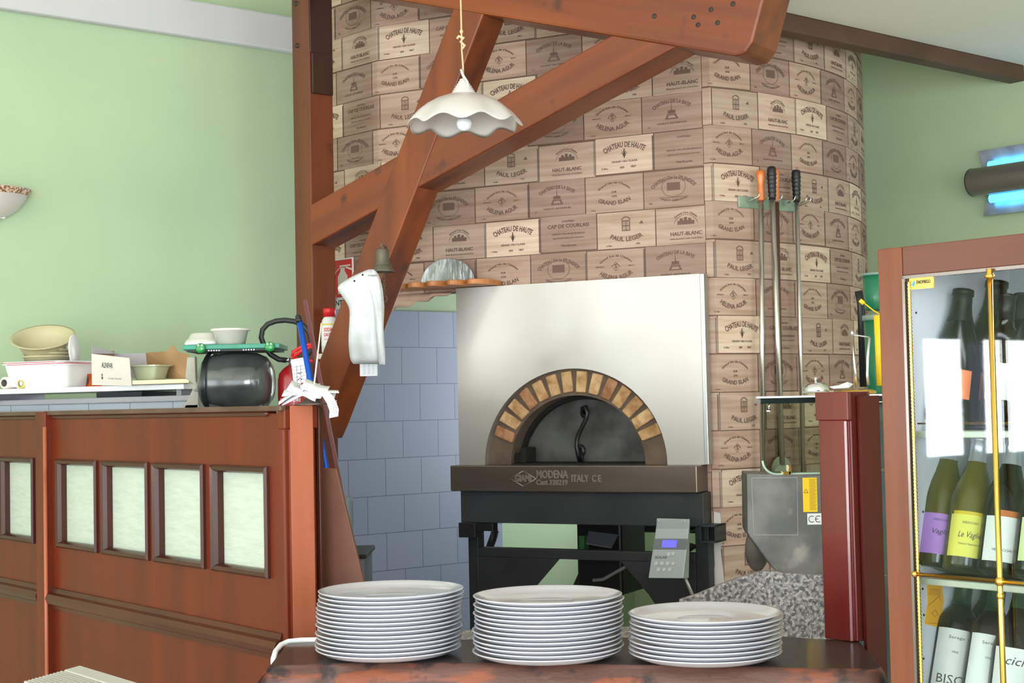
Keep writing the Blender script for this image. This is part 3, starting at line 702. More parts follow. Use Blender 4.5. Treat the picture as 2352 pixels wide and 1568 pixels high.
# window frames: outer edges by the bay geometry
def wframe(u0, u1, v0, v1):
    x0, x1 = pxx(u0, 1200, .0), pxx(u1, 1200, .0); z1 = pl((u0+u1)/2, v0, 0).z; z0 = pl((u0+u1)/2, v1, 0).z
    t = .024; b = MB()
    # mitred bevelled frame: outer low edge, ridge, inner deep edge
    def loop(d, y): return [(x0+d, y, z0+d), (x1-d, y, z0+d), (x1-d, y, z1-d), (x0+d, y, z1-d)]
    ls = [loop(0, .018), loop(.001, -.006), loop(.007, -.012), loop(t*.72, -.004), loop(t, .004), loop(t, .03)]
    v = [p for l in ls for p in l]; f = []
    for k in range(len(ls)-1):
        for i in range(4): f.append((4*k+i, 4*k+(i+1) % 4, 4*k+4+(i+1) % 4, 4*k+4+i))
    b.add(v, f); o = b.build('window_frame', M_cherry_d, part)
    MB().box(x0+t-.001, x1-t+.001, .008, .017, z0+t-.001, z1-t+.001).build('frosted_pane', M_frost, o)
WF = [(132, 224, 1052, 1265), (236, 342, 1057, 1283), (354, 470, 1062, 1306), (488, 617, 1070, 1328)]
zz1 = pl(553, 1069).z; zz0 = pl(553, 1319).z
holes = []
for (u0, u1, a, c_) in WF:
    wframe_v0, wframe_v1 = a, c_
    x0 = pxx(u0, 1200); x1 = pxx(u1, 1200)
    # keep one common height for the row
    m_ = FP @ Vector(((x0+x1)/2, 0, zz1)); m0 = FP @ Vector(((x0+x1)/2, 0, zz0))
    def wf_abs(x0, x1):
        t = .024; b = MB(); z0_, z1_ = zz0, zz1
        def loop(d, y): return [(x0+d, y, z0_+d), (x1-d, y, z0_+d), (x1-d, y, z1_-d), (x0+d, y, z1_-d)]
        ls = [loop(0, .018), loop(.0, -.004), loop(.005, -.010), loop(t*.6, -.006), loop(t*.8, .006), loop(t*.8, .03)]
        v = [p for l in ls for p in l]; f = []
        for k in range(len(ls)-1):
            for i in range(4): f.append((4*k+i, 4*k+(i+1) % 4, 4*k+4+(i+1) % 4, 4*k+4+i))
        b.add(v, f); o = b.build('window_frame', M_cherry_d, part)
        MB().box(x0+t*.8-.001, x1-t*.8+.001, .024, .030, z0_+t*.8-.001, z1_-t*.8+.001).build('frosted_pane', M_frost, o)
    wf_abs(x0, x1); holes.append((x0, x1))
xa1 = pxx(79, 1200); xa0 = pxx(3, 1200); wf_abs(xa0, xa1); holes.append((xa0, xa1))
wf_abs(xa0-(xa1-xa0)-.02, xa0-.02); holes.append((xa0-(xa1-xa0)-.02, xa0-.02))
for (x0, x1) in bays:
    b = MB(); hs = sorted(h for h in holes if h[0] >= x0 and h[1] <= x1); zz0b, zz1b = zz0+.003, zz1-.003; PY0, PY1 = .004, .045
    b.box(x0, x1, PY0, PY1, 0, zz0b); b.box(x0, x1, PY0, PY1, zz1b, ptop_z-.02); x = x0
    for h0, h1 in hs: b.box(x, h0+.003, PY0, PY1, zz0b, zz1b); x = h1-.003
    b.box(x, x1, PY0, PY1, zz0b, zz1b); b.build('panel', M_cherry, part)

# ================================================================= bar counter slab
ZC = .90
fl = PZ(600, 1545, ZC); fr = PZ(2022, 1536, ZC); br = PZ(1968, 1468, ZC); bk = PZ(660, 1476, ZC)
top = [PZ(u, v_, ZC) for u, v_ in ((612, 1540), (628, 1528), (760, 1523), (1000, 1521), (1300, 1524), (1600, 1528), (1850, 1533), (2010, 1536), (2022, 1532), (1970, 1469), (1880, 1467), (1780, 1460), (1400, 1464), (1060, 1468), (720, 1474), (662, 1477))]
ctr = thing('bar_counter', 'thick dark wooden bar counter with a rough live edge, carrying the plate stacks', 'counter', (0, 3.3, 0))
b = MB(); nfr = 8
M_slab = mat('slab_top', (50, 38, 34), .45, 0, (44, 32, 28), 5, (.2, 1, 1), .3, .7, bump=.04, coat=.3, c3=(62, 44, 38), ns3=3)
M_live = mat('live_edge', (84, 54, 46), .5, 0, (124, 66, 42), 13, (.35, 1, 1.7), .52, .60, bump=.7, bs=16, bst=(.4, 1, 1.4), detail=9, c3=(46, 32, 32), ns3=16, lo3=.55, hi3=.64)
# dense outline
dense = []
for i in range(len(top)):
    a_, c_ = top[i], top[(i+1) % len(top)]; m = max(1, int((c_-a_).length/.02))
    for k in range(m): dense.append(a_.lerp(c_, k/m))
cen = Vector((.1, 3.35, 0)); rows = []
rr = random.Random(9); ph = [rr.uniform(0, 6) for _ in range(8)]
def wob(p, k): return .5*sin(p.x*9+ph[k % 8])+.3*sin(p.x*23+ph[(k+3) % 8])+.2*sin(p.x*51+ph[(k+5) % 8])
prof = [(-.0, 0), (.006, -.003), (.012, -.010), (.020, -.022), (.026, -.042), (.026, -.065), (.020, -.09), (.010, -.115), (0, -.13)]
for k, (o_, z_) in enumerate(prof):
    row = []
    for p in dense:
        front = 1 if p.y < 3.30 else .15
        d = Vector((p.x-cen.x, p.y-cen.y, 0)).normalized(); d2 = Vector((0, -1, 0)) if front == 1 else d
        if p.x > .70: d2 = (d2+Vector((.5, 0, 0)))
        if p.x < -.46: d2 = (d2+Vector((-1.0, 0, 0)))
        amt = (o_+(.006*wob(p, k//2) if k > 0 else 0)+(.004*wob(p, 4) if k == 0 else 0))*front
        row.append((p.x+d2.x*amt, p.y+d2.y*amt-3.3, ZC+z_+(.003*wob(p, k) if 0 < k < 8 else 0)))
    rows.append(row)
m = len(dense)
for row in rows: b.v += [Vector(x) for x in row]
def af(f, mi, sm): b.f.append(f); b.mi.append(mi); b.col.append(None); b.sm.append(sm)
af(tuple(range(m)), 0, False); af(tuple(range((len(rows)-1)*m+m-1, (len(rows)-1)*m-1, -1)), 1, False)
for k in range(len(rows)-1):
    for i in range(m): af((k*m+i, k*m+(i+1) % m, (k+1)*m+(i+1) % m, (k+1)*m+i), 1, True)
b.build('slab', [M_slab, M_live], ctr)
MB().box(-.35, .62, -.02, .20, 0, ZC-.128).build('base', M_cherry_x, ctr)
# granite worktop behind the counter
M_gran = mat('granite', (142, 138, 138), .4, 0, (84, 82, 84), 85, (1, 1, .8), .42, .56, detail=5, c3=(176, 168, 164), ns3=100, lo3=.5, hi3=.6)
q0 = PX(1000, 1430, 3.9); q1 = PX(1780, 1430, 3.75)
wt = thing('granite_worktop', 'speckled granite worktop just behind the plate stacks', 'worktop', (q0.x+.3, 3.7, 0))
MB().box(-.35, .55, -.03, .22, .845, .875).build('top', M_gran, wt, bevel=.003)
MB().box(-.33, .53, .0, .20, 0, .845).build('cabinet_base', M_steel, wt)

# ================================================================= plates
M_plate = mat('white_porcelain', (194, 193, 200), .14, 0, coat=.5)
def plate_mesh():
    b = MB()
    prof = [(.0001, .0), (.100, .0), (.106, .0005), (.112, .0015), (.134, .0045), (.1475, .0095), (.1565, .0150), (.1605, .0170), (.1615, .0184), (.1600, .0194), (.1560, .0188), (.1460, .0138), (.1320, .0082), (.118, .0052), (.060, .0044), (.0585, .0041), (.057, .0044), (.0001, .0044)]
    b.lathe(prof, 96); return b
proto = None
ORD = ['topmost', 'second from the top', 'third from the top', 'fourth from the top', 'fifth from the top', 'sixth from the top', 'seventh from the top', 'eighth from the top', 'ninth from the top', 'tenth from the top', 'eleventh from the top', 'twelfth from the top', 'thirteenth from the top', 'second from the bottom', 'bottom one']
stacks = [('left', -.283, 3.395, 15, [(0, 0), (.002, 0), (0, .001), (-.002, 0), (.001, 0), (-.002, 0), (-.003, .001), (-.004, 0), (-.002, 0), (0, 0), (-.001, 0), (-.004, 0), (0, 0), (.003, 0), (.006, 0)]),
          ('middle', .064, 3.315, 14, None), ('right', .397, 3.25, 10, None)]
rp = random.Random(12)
for nm, sx_, sy_, cnt, offs in stacks:
    for i in range(cnt):                                    # i = 0 is the bottom plate
        if proto is None:
            proto = plate_mesh().build('pizza_plate', M_plate, doubles=True); o = proto
        else:
            o = proto.copy(); C.objects.link(o)
        k = cnt-1-i
        dx = rp.uniform(-.003, .003)+(.0035*(i/cnt)*2-.0035 if nm == 'left' else (0.003 if nm == 'middle' and i > 5 else 0)); dy = rp.uniform(-.0015, .0015)
        o.location = (sx_+dx, sy_+dy, ZC+.001+i*.0090); o.rotation_euler = (0, 0, rp.uniform(0, 6))
        word = 'bottom' if i == 0 else ('second from the bottom' if i == 1 else ORD[k])
        o['label'] = 'white round pizza plate, %s in the %s stack of %s' % (word, nm, {15: 'fifteen', 14: 'fourteen', 10: 'ten'}[cnt]) if True else ''
        o['category'] = 'plate'; o['group'] = 'white pizza plates stacked on the bar counter'
# white bent tube behind the counter's left end
b = MB(); pts = [PX(u, v_, y) for u, v_, y in ((628, 1512, 3.50), (633, 1496, 3.54), (645, 1481, 3.58), (662, 1473, 3.60), (690, 1470, 3.61), (730, 1469, 3.61), (800, 1470, 3.6))]
pts = [pts[0]-Vector((.0, 0, .7))]+pts
o = b.tube(pts, .0065, 10).build('bent_tube', M_white); tag(o, 'white bent metal tube rail behind the left end of the counter', 'rail')

# ================================================================= right-hand post, ledge, bells
FR = frame((PX(1948, 1000, 3.43).x, 3.43, 0), R(-50.8))
rl = lambda u, v_, y=0: L(FR, u, v_, y)
rw = rl(1874, 1000).x; rz = rl(1910, 900).z
rpost = thing('divider_post', 'mahogany coloured square post with stopped chamfers at the right end of the counter', 'post', FR)
b = MB(); fluted(b, rw, 0, 0, .082, ZC+.001, rz, rl(1950, 965).z, .0105)
b.build('shaft', M_mahog, rpost, bevel=.002)
b = MB().box(-.001, .0015, .016, .07, ZC+.001, rz-.002); b.build('side_face', wood('mahogany_shaded', (88, 26, 15), (66, 18, 10), 'z', .5, .0, 3, .02), rpost)  # mahogany repeated darker, painting in the shade of the wine cabinet
sk = MB().box(.003, .012, .03, .10, ZC-.2, rz-.01); sk.build('back_strip', wood('mahogany_shaded', (92, 30, 20), (70, 22, 16)), rpost)
zs = 1.4515
GL = thing('serving_ledge', 'thin white topped glass ledge with a dark edge, carrying the desk bell', 'shelf', (PX(1885, 905, 3.95).x, 3.9, 0))
gx = lambda u, Y: PX(u, 905, Y).x-GL.location.x
b = MB(); b.plate([(gx(1745, 3.84), -.06), (gx(2050, 3.84), -.06), (gx(2050, 4.1), .26), (gx(1737, 4.1), .26)], zs-.016, zs-.002)
b.build('ledge_board', mat('dark_green_glass_edge', (24, 38, 36), .15, coat=.5), GL, bevel=.002)
b = MB(); b.plate([(gx(1738, 3.83), -.075), (gx(1786, 3.83), -.068), (gx(1850, 3.83), -.074), (gx(2050, 3.83), -.07), (gx(2050, 4.1), .25), (gx(1742, 4.1), .25)], zs-.002, zs+.0025)
b.build('paper_liner', M_paper, GL)
M_tg = thin_glass('clear_glass', (226, 232, 222), .05)
def rrect(x0, x1, z0, z1, r, n=6, low_only=True):
    p = [(x0, z1), (x1, z1)]
    p += [(x1-r+r*cos(-a*pi/2/n), z0+r+r*sin(-a*pi/2/n)) for a in range(n+1)]
    p += [(x0+r-r*sin(a*pi/2/n), z0+r-r*cos(a*pi/2/n)) for a in range(n+1)]
    return p
z0g = PX(1800, 1088, 3.95).z
gp = MB().prism(rrect(gx(1748, 3.95), gx(1990, 3.95), z0g, zs-.016, .035), .05, .056).build('glass_panel', M_tg, GL)
b = MB(); 
M_ge = mat('glass_edge', (176, 196, 180), .2, coat=.5)
b.tube([(x, .053, z) for x, z in rrect(gx(1748, 3.95), gx(1990, 3.95), z0g, zs-.016, .035)[2:]][::-1], .0035, 6); b.build('panel_edge', M_ge, GL)
for u in (1808,):
    p = PX(u, 1082, 3.95); MB().box(p.x-GL.location.x-.012, p.x-GL.location.x+.006, .035, .06, z0g-.002, z0g+.006).box(p.x-GL.location.x+.002, p.x-GL.location.x+.007, .035, .06, z0g, z0g+.022).build('clip', M_brass, GL)
b = MB(); p = PX(1768, 920, 3.86); q = PX(1765, 944, 3.86); o3 = GL.location
b.tube([p-o3, q-o3], .0022, 8); b.sphere(q-o3, .0065, 12, 8); b.build('ledge_knob', M_chrome, GL)
# rear support of the ledge (dark board against the cabinet side)
db = thing('desk_bell', 'small chrome desk bell with a push button on the white ledge', 'bell', (PX(1874, 893, 3.93).x, 3.93, zs+.0025))
MB().lathe([(.0001, 0), (.034, 0), (.036, .002), (.033, .006), (.0001, .006)], 28).build('base', mat('bell_base', (170, 160, 130), .3, .9), db)
MB().lathe([(.0325, .007), (.0345, .008), (.034, .014), (.030, .024), (.022, .031), (.012, .0345), (.0001, .0355)], 32).build('dome', M_chrome, db)
MB().lathe([(.0001, .0350), (.0035, .035), (.003, .041), (.0045, .0425), (.0045, .046), (.0001, .047)], 12).build('button', M_chrome, db)
sp = thing('brass_spike_stand', 'brass based spike with a steel hook arm on the right end of the white ledge', 'spike', (PX(1966, 890, 3.90).x, 3.90, zs+.0025))
so = sp.location
MB().lathe([(.0001, 0), (.046, 0), (.051, .004), (.0505, .009), (.040, .0125), (.0001, .0135)], 36).build('base', M_brass, sp)
e = lambda u, v_: PX(u, v_, 3.90)-so
MB().tube([e(1968, 885), e(1964, 850), e(1961, 820), e(1959, 793)], [.003, .0028, .0024, .0006], 8).build('spike', M_chrome, sp)
b = MB(); b.tube([e(1994, 884), e(1992, 860), e(1993, 820), e(1997, 775)], .0042, 4); b.tube([e(1997, 774), e(1975, 771), e(1960, 769)], .002, 8); b.sphere(e(1957, 765), .006, 10, 8, sc=(.8, 1, 1.25)); b.build('hook_arm', mat('satin_alu', (206, 206, 208), .3, .9), sp)
pp = MB(); pts = []
for (u, v_, y) in ((1905, 888, 3.88), (1925, 885, 3.90), (1946, 877, 3.92), (1960, 882, 3.94), (1950, 890, 3.9), (1915, 892, 3.88)): pts.append(PX(u, v_, y))
pp.add(pts, [(0, 1, 5), (1, 4, 5), (1, 2, 4), (2, 3, 4)]); o = pp.build('crumpled_slip', M_paper, solid=.001); tag(o, 'crumpled white slip of paper between the desk bell and the brass spike', 'paper')

# ================================================================= tools on the wall rack
FK_a = hood_pt(.10, 0, 0); FK_b = hood_pt(.36, 0, 0); FK = frame((FK_a.x, FK_a.y, 0), math.atan2(FK_b.y-FK_a.y, FK_b.x-FK_a.x))
kl_ = lambda u, v_, y=0: L(FK, u, v_, y)
rack = thing('tool_rack', 'pale green wall rail with steel hooks holding the long peels', 'rack', FK)
x0, x1 = kl_(1706, 466, -.03).x, kl_(1836, 474, -.03).x; zr = kl_(1770, 466, -.03).z
MB().box(x0, x1, -.012, -.004, zr-.022, zr+.020).build('rail', mat('pale_green_rail', (150, 168, 148), .3, .3, (120, 140, 124), 20), rack, bevel=.002)
rack_clips = []
for u in (1724, 1748, 1776, 1806, 1832, 1842):
    x = kl_(u, 460, -.03).x
    MB().tube([(x, -.012, zr), (x, -.045, zr+.006), (x+.004, -.065, zr+.012), (x+.006, -.070, zr+.026)], .0028, 6).build('hook', M_chrome, rack)
for nm_, ux, u2, vt, vb, hm, y, lab, hv in (
    ('a', 1747, 1752, 390, 1085, 'orange', -.05, 'long steel pizza peel with an orange wooden handle, leftmost on the rack', 458),
    ('b', 1773, 1797, 381, 1068, 'black', -.075, 'long steel pole with a black ribbed grip hanging in front of an orange handled one', 456),
    ('c', 1781, 1794, 386, 1050, 'orange', -.028, 'darker pole with an orange handle hidden behind the black gripped pole', 462),
    ('d', 1829, 1845, 389, 1088, 'black', -.05, 'long steel pole with a black ribbed grip, rightmost on the rack', 461)):
    tpt = kl_(ux, vt, y); gpt = kl_(ux+(1 if nm_ != 'c' else 2), hv, y); bpt = kl_(u2, vb, y)
    F_ = FK @ Matrix.Translation(gpt); o = thing('pizza_peel', lab, 'pizza peel', F_, 'long handled oven tools on the wall rack')
    r = {'a': .0088, 'b': .0095, 'c': .010, 'd': .0080}[nm_]
    MB().tube([(0, 0, 0), bpt-gpt], r, 12).build('pole', mat('pole_steel', (205, 200, 192), .25, .95) if nm_ != 'c' else mat('pole_dark', (96, 68, 54), .35, .4), o)
    hh = tpt.z-gpt.z
    if hm == 'orange':
        prof = [(.0001, -.004), (.012, -.004), (.0125, .0), (.0115, hh*.25), (.0105, hh*.45), (.012, hh*.62), (.015, hh*.8), (.0148, hh*.92), (.009, hh*.99), (.0001, hh)]
    else:
        prof = [(.0001, -.004), (.012, -.004)]
        for i in range(6):
            a_ = hh*(.04+.13*i); prof += [(.0125+.0006*i, a_), (.0148+.0006*i, a_+hh*.05), (.0125+.0006*i, a_+hh*.12)]
        prof += [(.0168, hh*.88), (.013, hh*.97), (.0001, hh)]
    MB().lathe(prof, 20).build('handle', mat('orange_handle', (216, 122, 52), .35, 0, (190, 96, 40), 20, coat=.3) if hm == 'orange' else M_blk, o)
    hd_ = MB().prism([(.05*cos(t), .05*sin(t)) for t in [2*pi*i/24 for i in range(24)]], -.001, .001); q_ = hd_.build('peel_head', M_steel, o); q_.location = bpt-gpt-Vector((0, 0, .045))

# ================================================================= grey burner housing, granite, green marble
Fb = frame((PX(1800, 1200, 4.72).x, 4.72, 0), R(-4))
gb = lambda u, v_, y=0: L(Fb, u, v_, y)
bh = thing('burner_housing', 'scuffed grey metal burner housing with a yellow warning sticker, right of the oven', 'metal box', Fb)
pts = [(1715, 1087), (1905, 1092), (1905, 1326), (1830, 1322), (1788, 1317), (1776, 1306), (1722, 1232), (1717, 1222)]
pts = [gb(u, v_) for u, v_ in pts]
M_gbox = mat('scuffed_grey_metal', (122, 120, 116), .5, .35, (98, 97, 95), 8, (1, 1, 1), .4, .6, bump=.04, c3=(158, 152, 146), ns3=9, lo3=.6, hi3=.72)
MB().prism([(p.x, p.z) for p in pts], 0, .20).build('case', M_gbox, bh, bevel=.003)
pts = [gb(1727, 1098, -.002), gb(1830, 1097, -.002), gb(1832, 1228, -.002), gb(1732, 1227, -.002)]
b = MB(); ring_plate(b, [(p.x, p.z) for p in pts+[pts[0]]], [(p.x+sx__*.0016, p.z+sz__*.0016) for p, sx__, sz__ in zip(pts+[pts[0]], (-1, 1, 1, -1, -1), (1, 1, -1, -1, 1))], -.0012, .001); b.build('access_panel_seam', mat('pale_seam', (160, 156, 148), .5), bh)
def quad(F, u0, v0, u1, v1, y=-.001):
    a_ = L(F, u0, v0, y); c_ = L(F, u1, v1, y); return a_.x, c_.x, c_.z, a_.z
x0, x1, z0, z1 = quad(Fb, 1843, 1097, 1878, 1175)
st = MB().box(x0, x1, -.0012, .0, z0, z1).build('warning_sticker', mat('yellow_sticker', (245, 200, 20), .4), bh, label='yellow warning sticker with a triangle')
b = MB(); tx = x0+.010; tz = (z0+z1)/2+.012
b.add([(tx-.007, -.0016, tz-.006), (tx+.007, -.0016, tz-.006), (tx, -.0016, tz+.007)], [(0, 1, 2)]); b.build('warning_triangle', M_blk, st)
b = MB(); b.add([(tx-.0048, -.0019, tz-.0046), (tx+.0048, -.0019, tz-.0046), (tx, -.0019, tz+.0046)], [(0, 1, 2)]); b.build('triangle_centre', mat('yellow_sticker', (245, 200, 20)), st)
b = MB()
for i in range(26):
    zz = z1-.004-i*(z1-z0-.008)/26; b.box(x0+.020, x1-.002-(i % 3)*.002, -.0018, -.0012, zz-.0012, zz)
b.build('fine_print', mat('sticker_print', (150, 110, 20), .6), st)
x0, x1, z0, z1 = quad(Fb, 1854, 1179, 1890, 1204)
ce = MB().box(x0, x1, -.0012, 0, z0, z1).build('ce_sticker', M_white, bh)
b = MB(); v_, f_ = ring(.0085, .0105, R(55), R(305), 16, x0+.014, (z0+z1)/2); b.add([(x, -.0018, z) for x, z in v_], f_); v_, f_ = ring(.0085, .0105, R(55), R(305), 16, x0+.034, (z0+z1)/2); b.add([(x, -.0018, z) for x, z in v_], f_); b.box(x0+.024, x0+.033, -.0018, -.0012, (z0+z1)/2-.001, (z0+z1)/2+.001); b.build('lettering', M_blk, ce)
# round duct behind the housing
o = MB().sphere(PX(1738, 1262, 5.0), .055, 20, 12, sc=(.7, .7, 1.3)).build('grey_duct', mat('duct_grey', (112, 104, 98), .6, 0, (84, 78, 74), 10)); tag(o, 'rounded grey duct tucked behind the burner housing', 'duct')
# granite slab standing behind the right stack
Fg = frame((PX(1740, 1400, 4.25).x, 4.25, 0), R(-6)); gg = lambda u, v_: L(Fg, u, v_, 0)
pts = [gg(u, v_) for u, v_ in ((1560, 1378), (1605, 1363), (1650, 1344), (1700, 1326), (1745, 1313), (1772, 1310), (1800, 1316), (1920, 1322), (1920, 1700), (1560, 1700))]
o = MB().prism([(p.x, p.z) for p in pts], 0, .03).build('granite_slab', M_gran, None, bevel=.002); tag(place(o, Fg), 'upright slab of black and white granite below the grey housing', 'stone slab')
# green marble panel between post and cabinet
M_marb = mat('green_marble', (88, 116, 108), .3, 0, (56, 78, 72), 5, (1, 1, .5), .4, .62, coat=.5, c3=(120, 142, 134), ns3=6, lo3=.62, hi3=.85)
Fm = frame((PX(2000, 1200, 3.72).x, 3.72, 0), R(-3)); gm = lambda u, v_: L(Fm, u, v_, 0)
x0 = gm(1950, 1200).x; x1 = gm(2110, 1200).x
mp_ = thing('marble_panel', 'dark green marble wall panel between the mahogany post and the wine cabinet', 'stone panel', Fm)
za, zb_, zc_, zd = gm(2000, 925).z, gm(2000, 1078).z, gm(2000, 1322).z, 0
for z0, z1 in ((zb_+.002, za), (zc_+.002, zb_-.002), (0, zc_-.002)): MB().box(x0, x1, 0, .02, z0, z1).build('slab', M_marb, mp_, bevel=.002)
MB().box(x0, x1, -.02, .02, za+.0, zs-.018).build('dark_edge', mat('near_black_edge', (28, 20, 22), .3), mp_)
# green tubs and yellow tube behind the ledge, dark cord
gt = [PX(2012, 890, 4.35), PX(2012, 724, 4.35), PX(2012, 712, 4.35), PX(2012, 628, 4.35)]
M_gp = mat('green_plastic', (24, 106, 74), .35, coat=.2)
M_gr = mat('grey_rim', (120, 140, 134), .4)
for i, (z0, z1, lab) in enumerate(((zs+.0, gt[1].z, 'green plastic tub standing lower beside the wine cabinet'), (gt[2].z, gt[3].z, 'green plastic tub stacked on top beside the wine cabinet'))):
    o = thing('green_tub', lab, 'tub', (gt[0].x+.03, 4.02 if 0 else 4.35, z0), 'green tubs beside the wine cabinet')
    h = z1-z0
    MB().lathe([(.0001, 0), (.050, 0), (.054, h*.04), (.058, h*.94), (.0, h*.94)], 28).build('body', M_gp, o)
    MB().lathe([(.055, h*.93), (.062, h*.94), (.062, h*1.0), (.0001, h*1.02)], 28).build('rim', M_gr, o)
tb = thing('tub_shelf', 'small board under the green tubs behind the ledge', 'shelf', (gt[0].x+.04, 4.35, zs-.02)); MB().box(-.09, .12, -.07, .10, 0, .019).build('board', M_cream, tb)
o = MB().tube([PX(2024, 885, 4.2), PX(2017, 724, 4.2)], .0125, 16).build('yellow_tube', mat('yellow_plastic', (240, 196, 30), .4)); tag(o, 'yellow plastic tube leaning beside the green tubs', 'tube')
b = MB(); b.tube([PX(2024, 724, 4.2), PX(2005, 712, 4.2), PX(1990, 700, 4.2), PX(1982, 694, 4.2)], .0018, 8); b.tube([PX(1984, 697, 4.2), PX(1975, 689, 4.2)], .006, 8); o = b.build('yellow_string', mat('yellow_plastic', (240, 196, 30))); tag(o, 'short yellow string with a plug end above the yellow tube', 'string')
o = MB().tube([PX(1984, 888, 4.5), PX(1978, 700, 4.5), PX(1972, 668, 4.5)], .012, 10).build('black_pipe', M_blk); tag(o, 'black pipe running up the wall behind the hook arm', 'pipe')
# ================================================================= pendant lamp
Yl = 4.6; cL = PX(1066, 268, Yl); rL = (1197-935)/2/FPX*Yl
lamp = thing('pendant_lamp', 'white glass pendant lamp with a ruffled rim hanging on a knotted cord', 'pendant lamp', cL)
def ruffle(a, r, z):
    k = max(0, (r-rL*.62)/(rL*.38)); return (.006*k*cos(9*a+.6), .010*k**1.3*sin(9*a))
zt_ = .068
prof = [(.018, zt_-.004), (.030, zt_), (.055, zt_-.004), (.085, zt_-.015), (.115, zt_-.033), (.140, zt_-.055), (.158, zt_-.077), (.168, zt_-.092), (.1685, zt_-.095), (.160, zt_-.083), (.140, zt_-.060), (.112, zt_-.038), (.082, zt_-.020), (.054, zt_-.009), (.030, zt_-.005), (.018, zt_-.008)]
sc_ = rL/.168; prof = [(r*sc_, z) for r, z in prof]
M_shade = mat('opal_glass', (206, 200, 198), .35, 0, (198, 190, 184), 4, coat=.3, sss=.15)
MB().lathe(prof, 96, wave=ruffle).build('lamp_shade', M_shade, lamp)
MB().lathe([(.0001, -.004), (.0225, -.010), (.024, -.022), (.020, -.035), (.013, -.042), (.0001, -.044)], 24).build('bulb', mat('white_bulb', (240, 242, 248), .2, coat=.4), lamp)
MB().lathe([(.012, -.004), (.014, .02), (.016, .05), (.0001, .055)], 16).build('socket', M_white, lamp)
sk_ = []; 
for i in range(7): sk_ += [(.038-.0044*i, zt_+.007*i), (.0385-.0044*i, zt_+.004+.007*i), (.0345-.0044*i, zt_+.006+.007*i)]
MB().lathe([(.0001, zt_-.002)]+sk_+[(.006, zt_+.046), (.0001, zt_+.048)], 24).build('ribbed_cap', M_shade, lamp)
M_cord = mat('beige_cord', (206, 178, 140), .8)
b = MB(); zk = PX(1065, 92, Yl).z-cL.z; zt2 = 2.1
b.tube([(0, 0, zt_+.045), (.0, 0, .15), (-.003, 0, zk-.03), (-.003, 0, zk+.05), (-.005, 0, 1.0), (-.005, 0, ROOM_H-cL.z)], .0026, 8)
b.build('cord', M_cord, lamp)
b = MB(); b.tube([(-.003, 0, zk-.028), (.006, -.004, zk-.018), (-.006, .003, zk-.004), (.004, -.004, zk+.006), (-.012, 0, zk+.012), (-.016, 0, zk+.004)], .0045, 8); b.sphere((-.003, 0, zk+.026), .0055, 10, 8, sc=(1, 1, 1.3)); b.build('knot', M_cord, lamp)
b = MB(); b.tube([(-.006, -.01, zt_+.075), (.0, -.012, zt_+.055), (.012, -.016, zt_+.035), (.018, -.022, zt_+.006)], .0045, 8); b.build('clip', mat('clip_grey', (190, 186, 180), .4), lamp)

# ================================================================= ship's bell, cloth and pad on the brace
bY = 5.18
bc = PX(879, 600, bY)
bell = thing('hand_bell', 'tarnished grey bronze bell with a chain, hung on the steep timber brace', 'bell', bc)
k = bY/FPX
prof = [(.0001, 30*k), (10*k, 29*k), (14*k, 25*k), (15*k, 10*k), (17*k, -4*k), (21*k, -14*k), (26.5*k, -22*k), (27*k, -25*k), (25*k, -24*k), (19*k, -14*k), (15*k, -4*k), (13*k, 10*k), (12*k, 24*k), (.0001, 26*k)]
M_brz = mat('tarnished_bronze', (122, 116, 102), .5, .6, (98, 92, 80), 14, c3=(130, 150, 140), ns3=12, lo3=.66, hi3=.8)
MB().lathe(prof, 36).build('body', M_brz, bell)
b = MB(); b.lathe([(19.2*k, -6*k), (19.6*k, -8*k), (20.2*k, -9.5*k)], 36).build('band', M_brz, bell)
b = MB(); b.tube([(0, 0, 28*k), (0, .01, 36*k), (.006, .05, 38*k), (.006, .12, 34*k)], .004, 8); b.tube([(-.003, -.004, 30*k), (-.004, -.004, 44*k)], .0022, 6); b.build('bracket', M_brz, bell)
b = MB(); ch = PX(882, 630, bY)-bc; ce_ = PX(882, 678, bY)-bc; n_ = 9
for i in range(n_):
    z = ch.z+(ce_.z-ch.z)*i/(n_-1); x = ch.x; rot_ = (i % 2)*pi/2
    b.tube([(x+.0042*cos(t)*cos(rot_), .0042*cos(t)*sin(rot_), z+.0062*sin(t)) for t in [2*pi*j/10 for j in range(11)]], .0012, 5)
b.tube([(ch.x*.5, 0, 18*k), (ch.x, 0, ch.z)], .0016, 6)
b.build('chain', M_brz, bell)
b = MB(); z = ce_.z-.012; b.tube([(ce_.x+.0105*cos(t), 0, z+.0105*sin(t)) for t in [2*pi*j/20 for j in range(21)]], .0016, 6); b.build('ring', M_brz, bell)
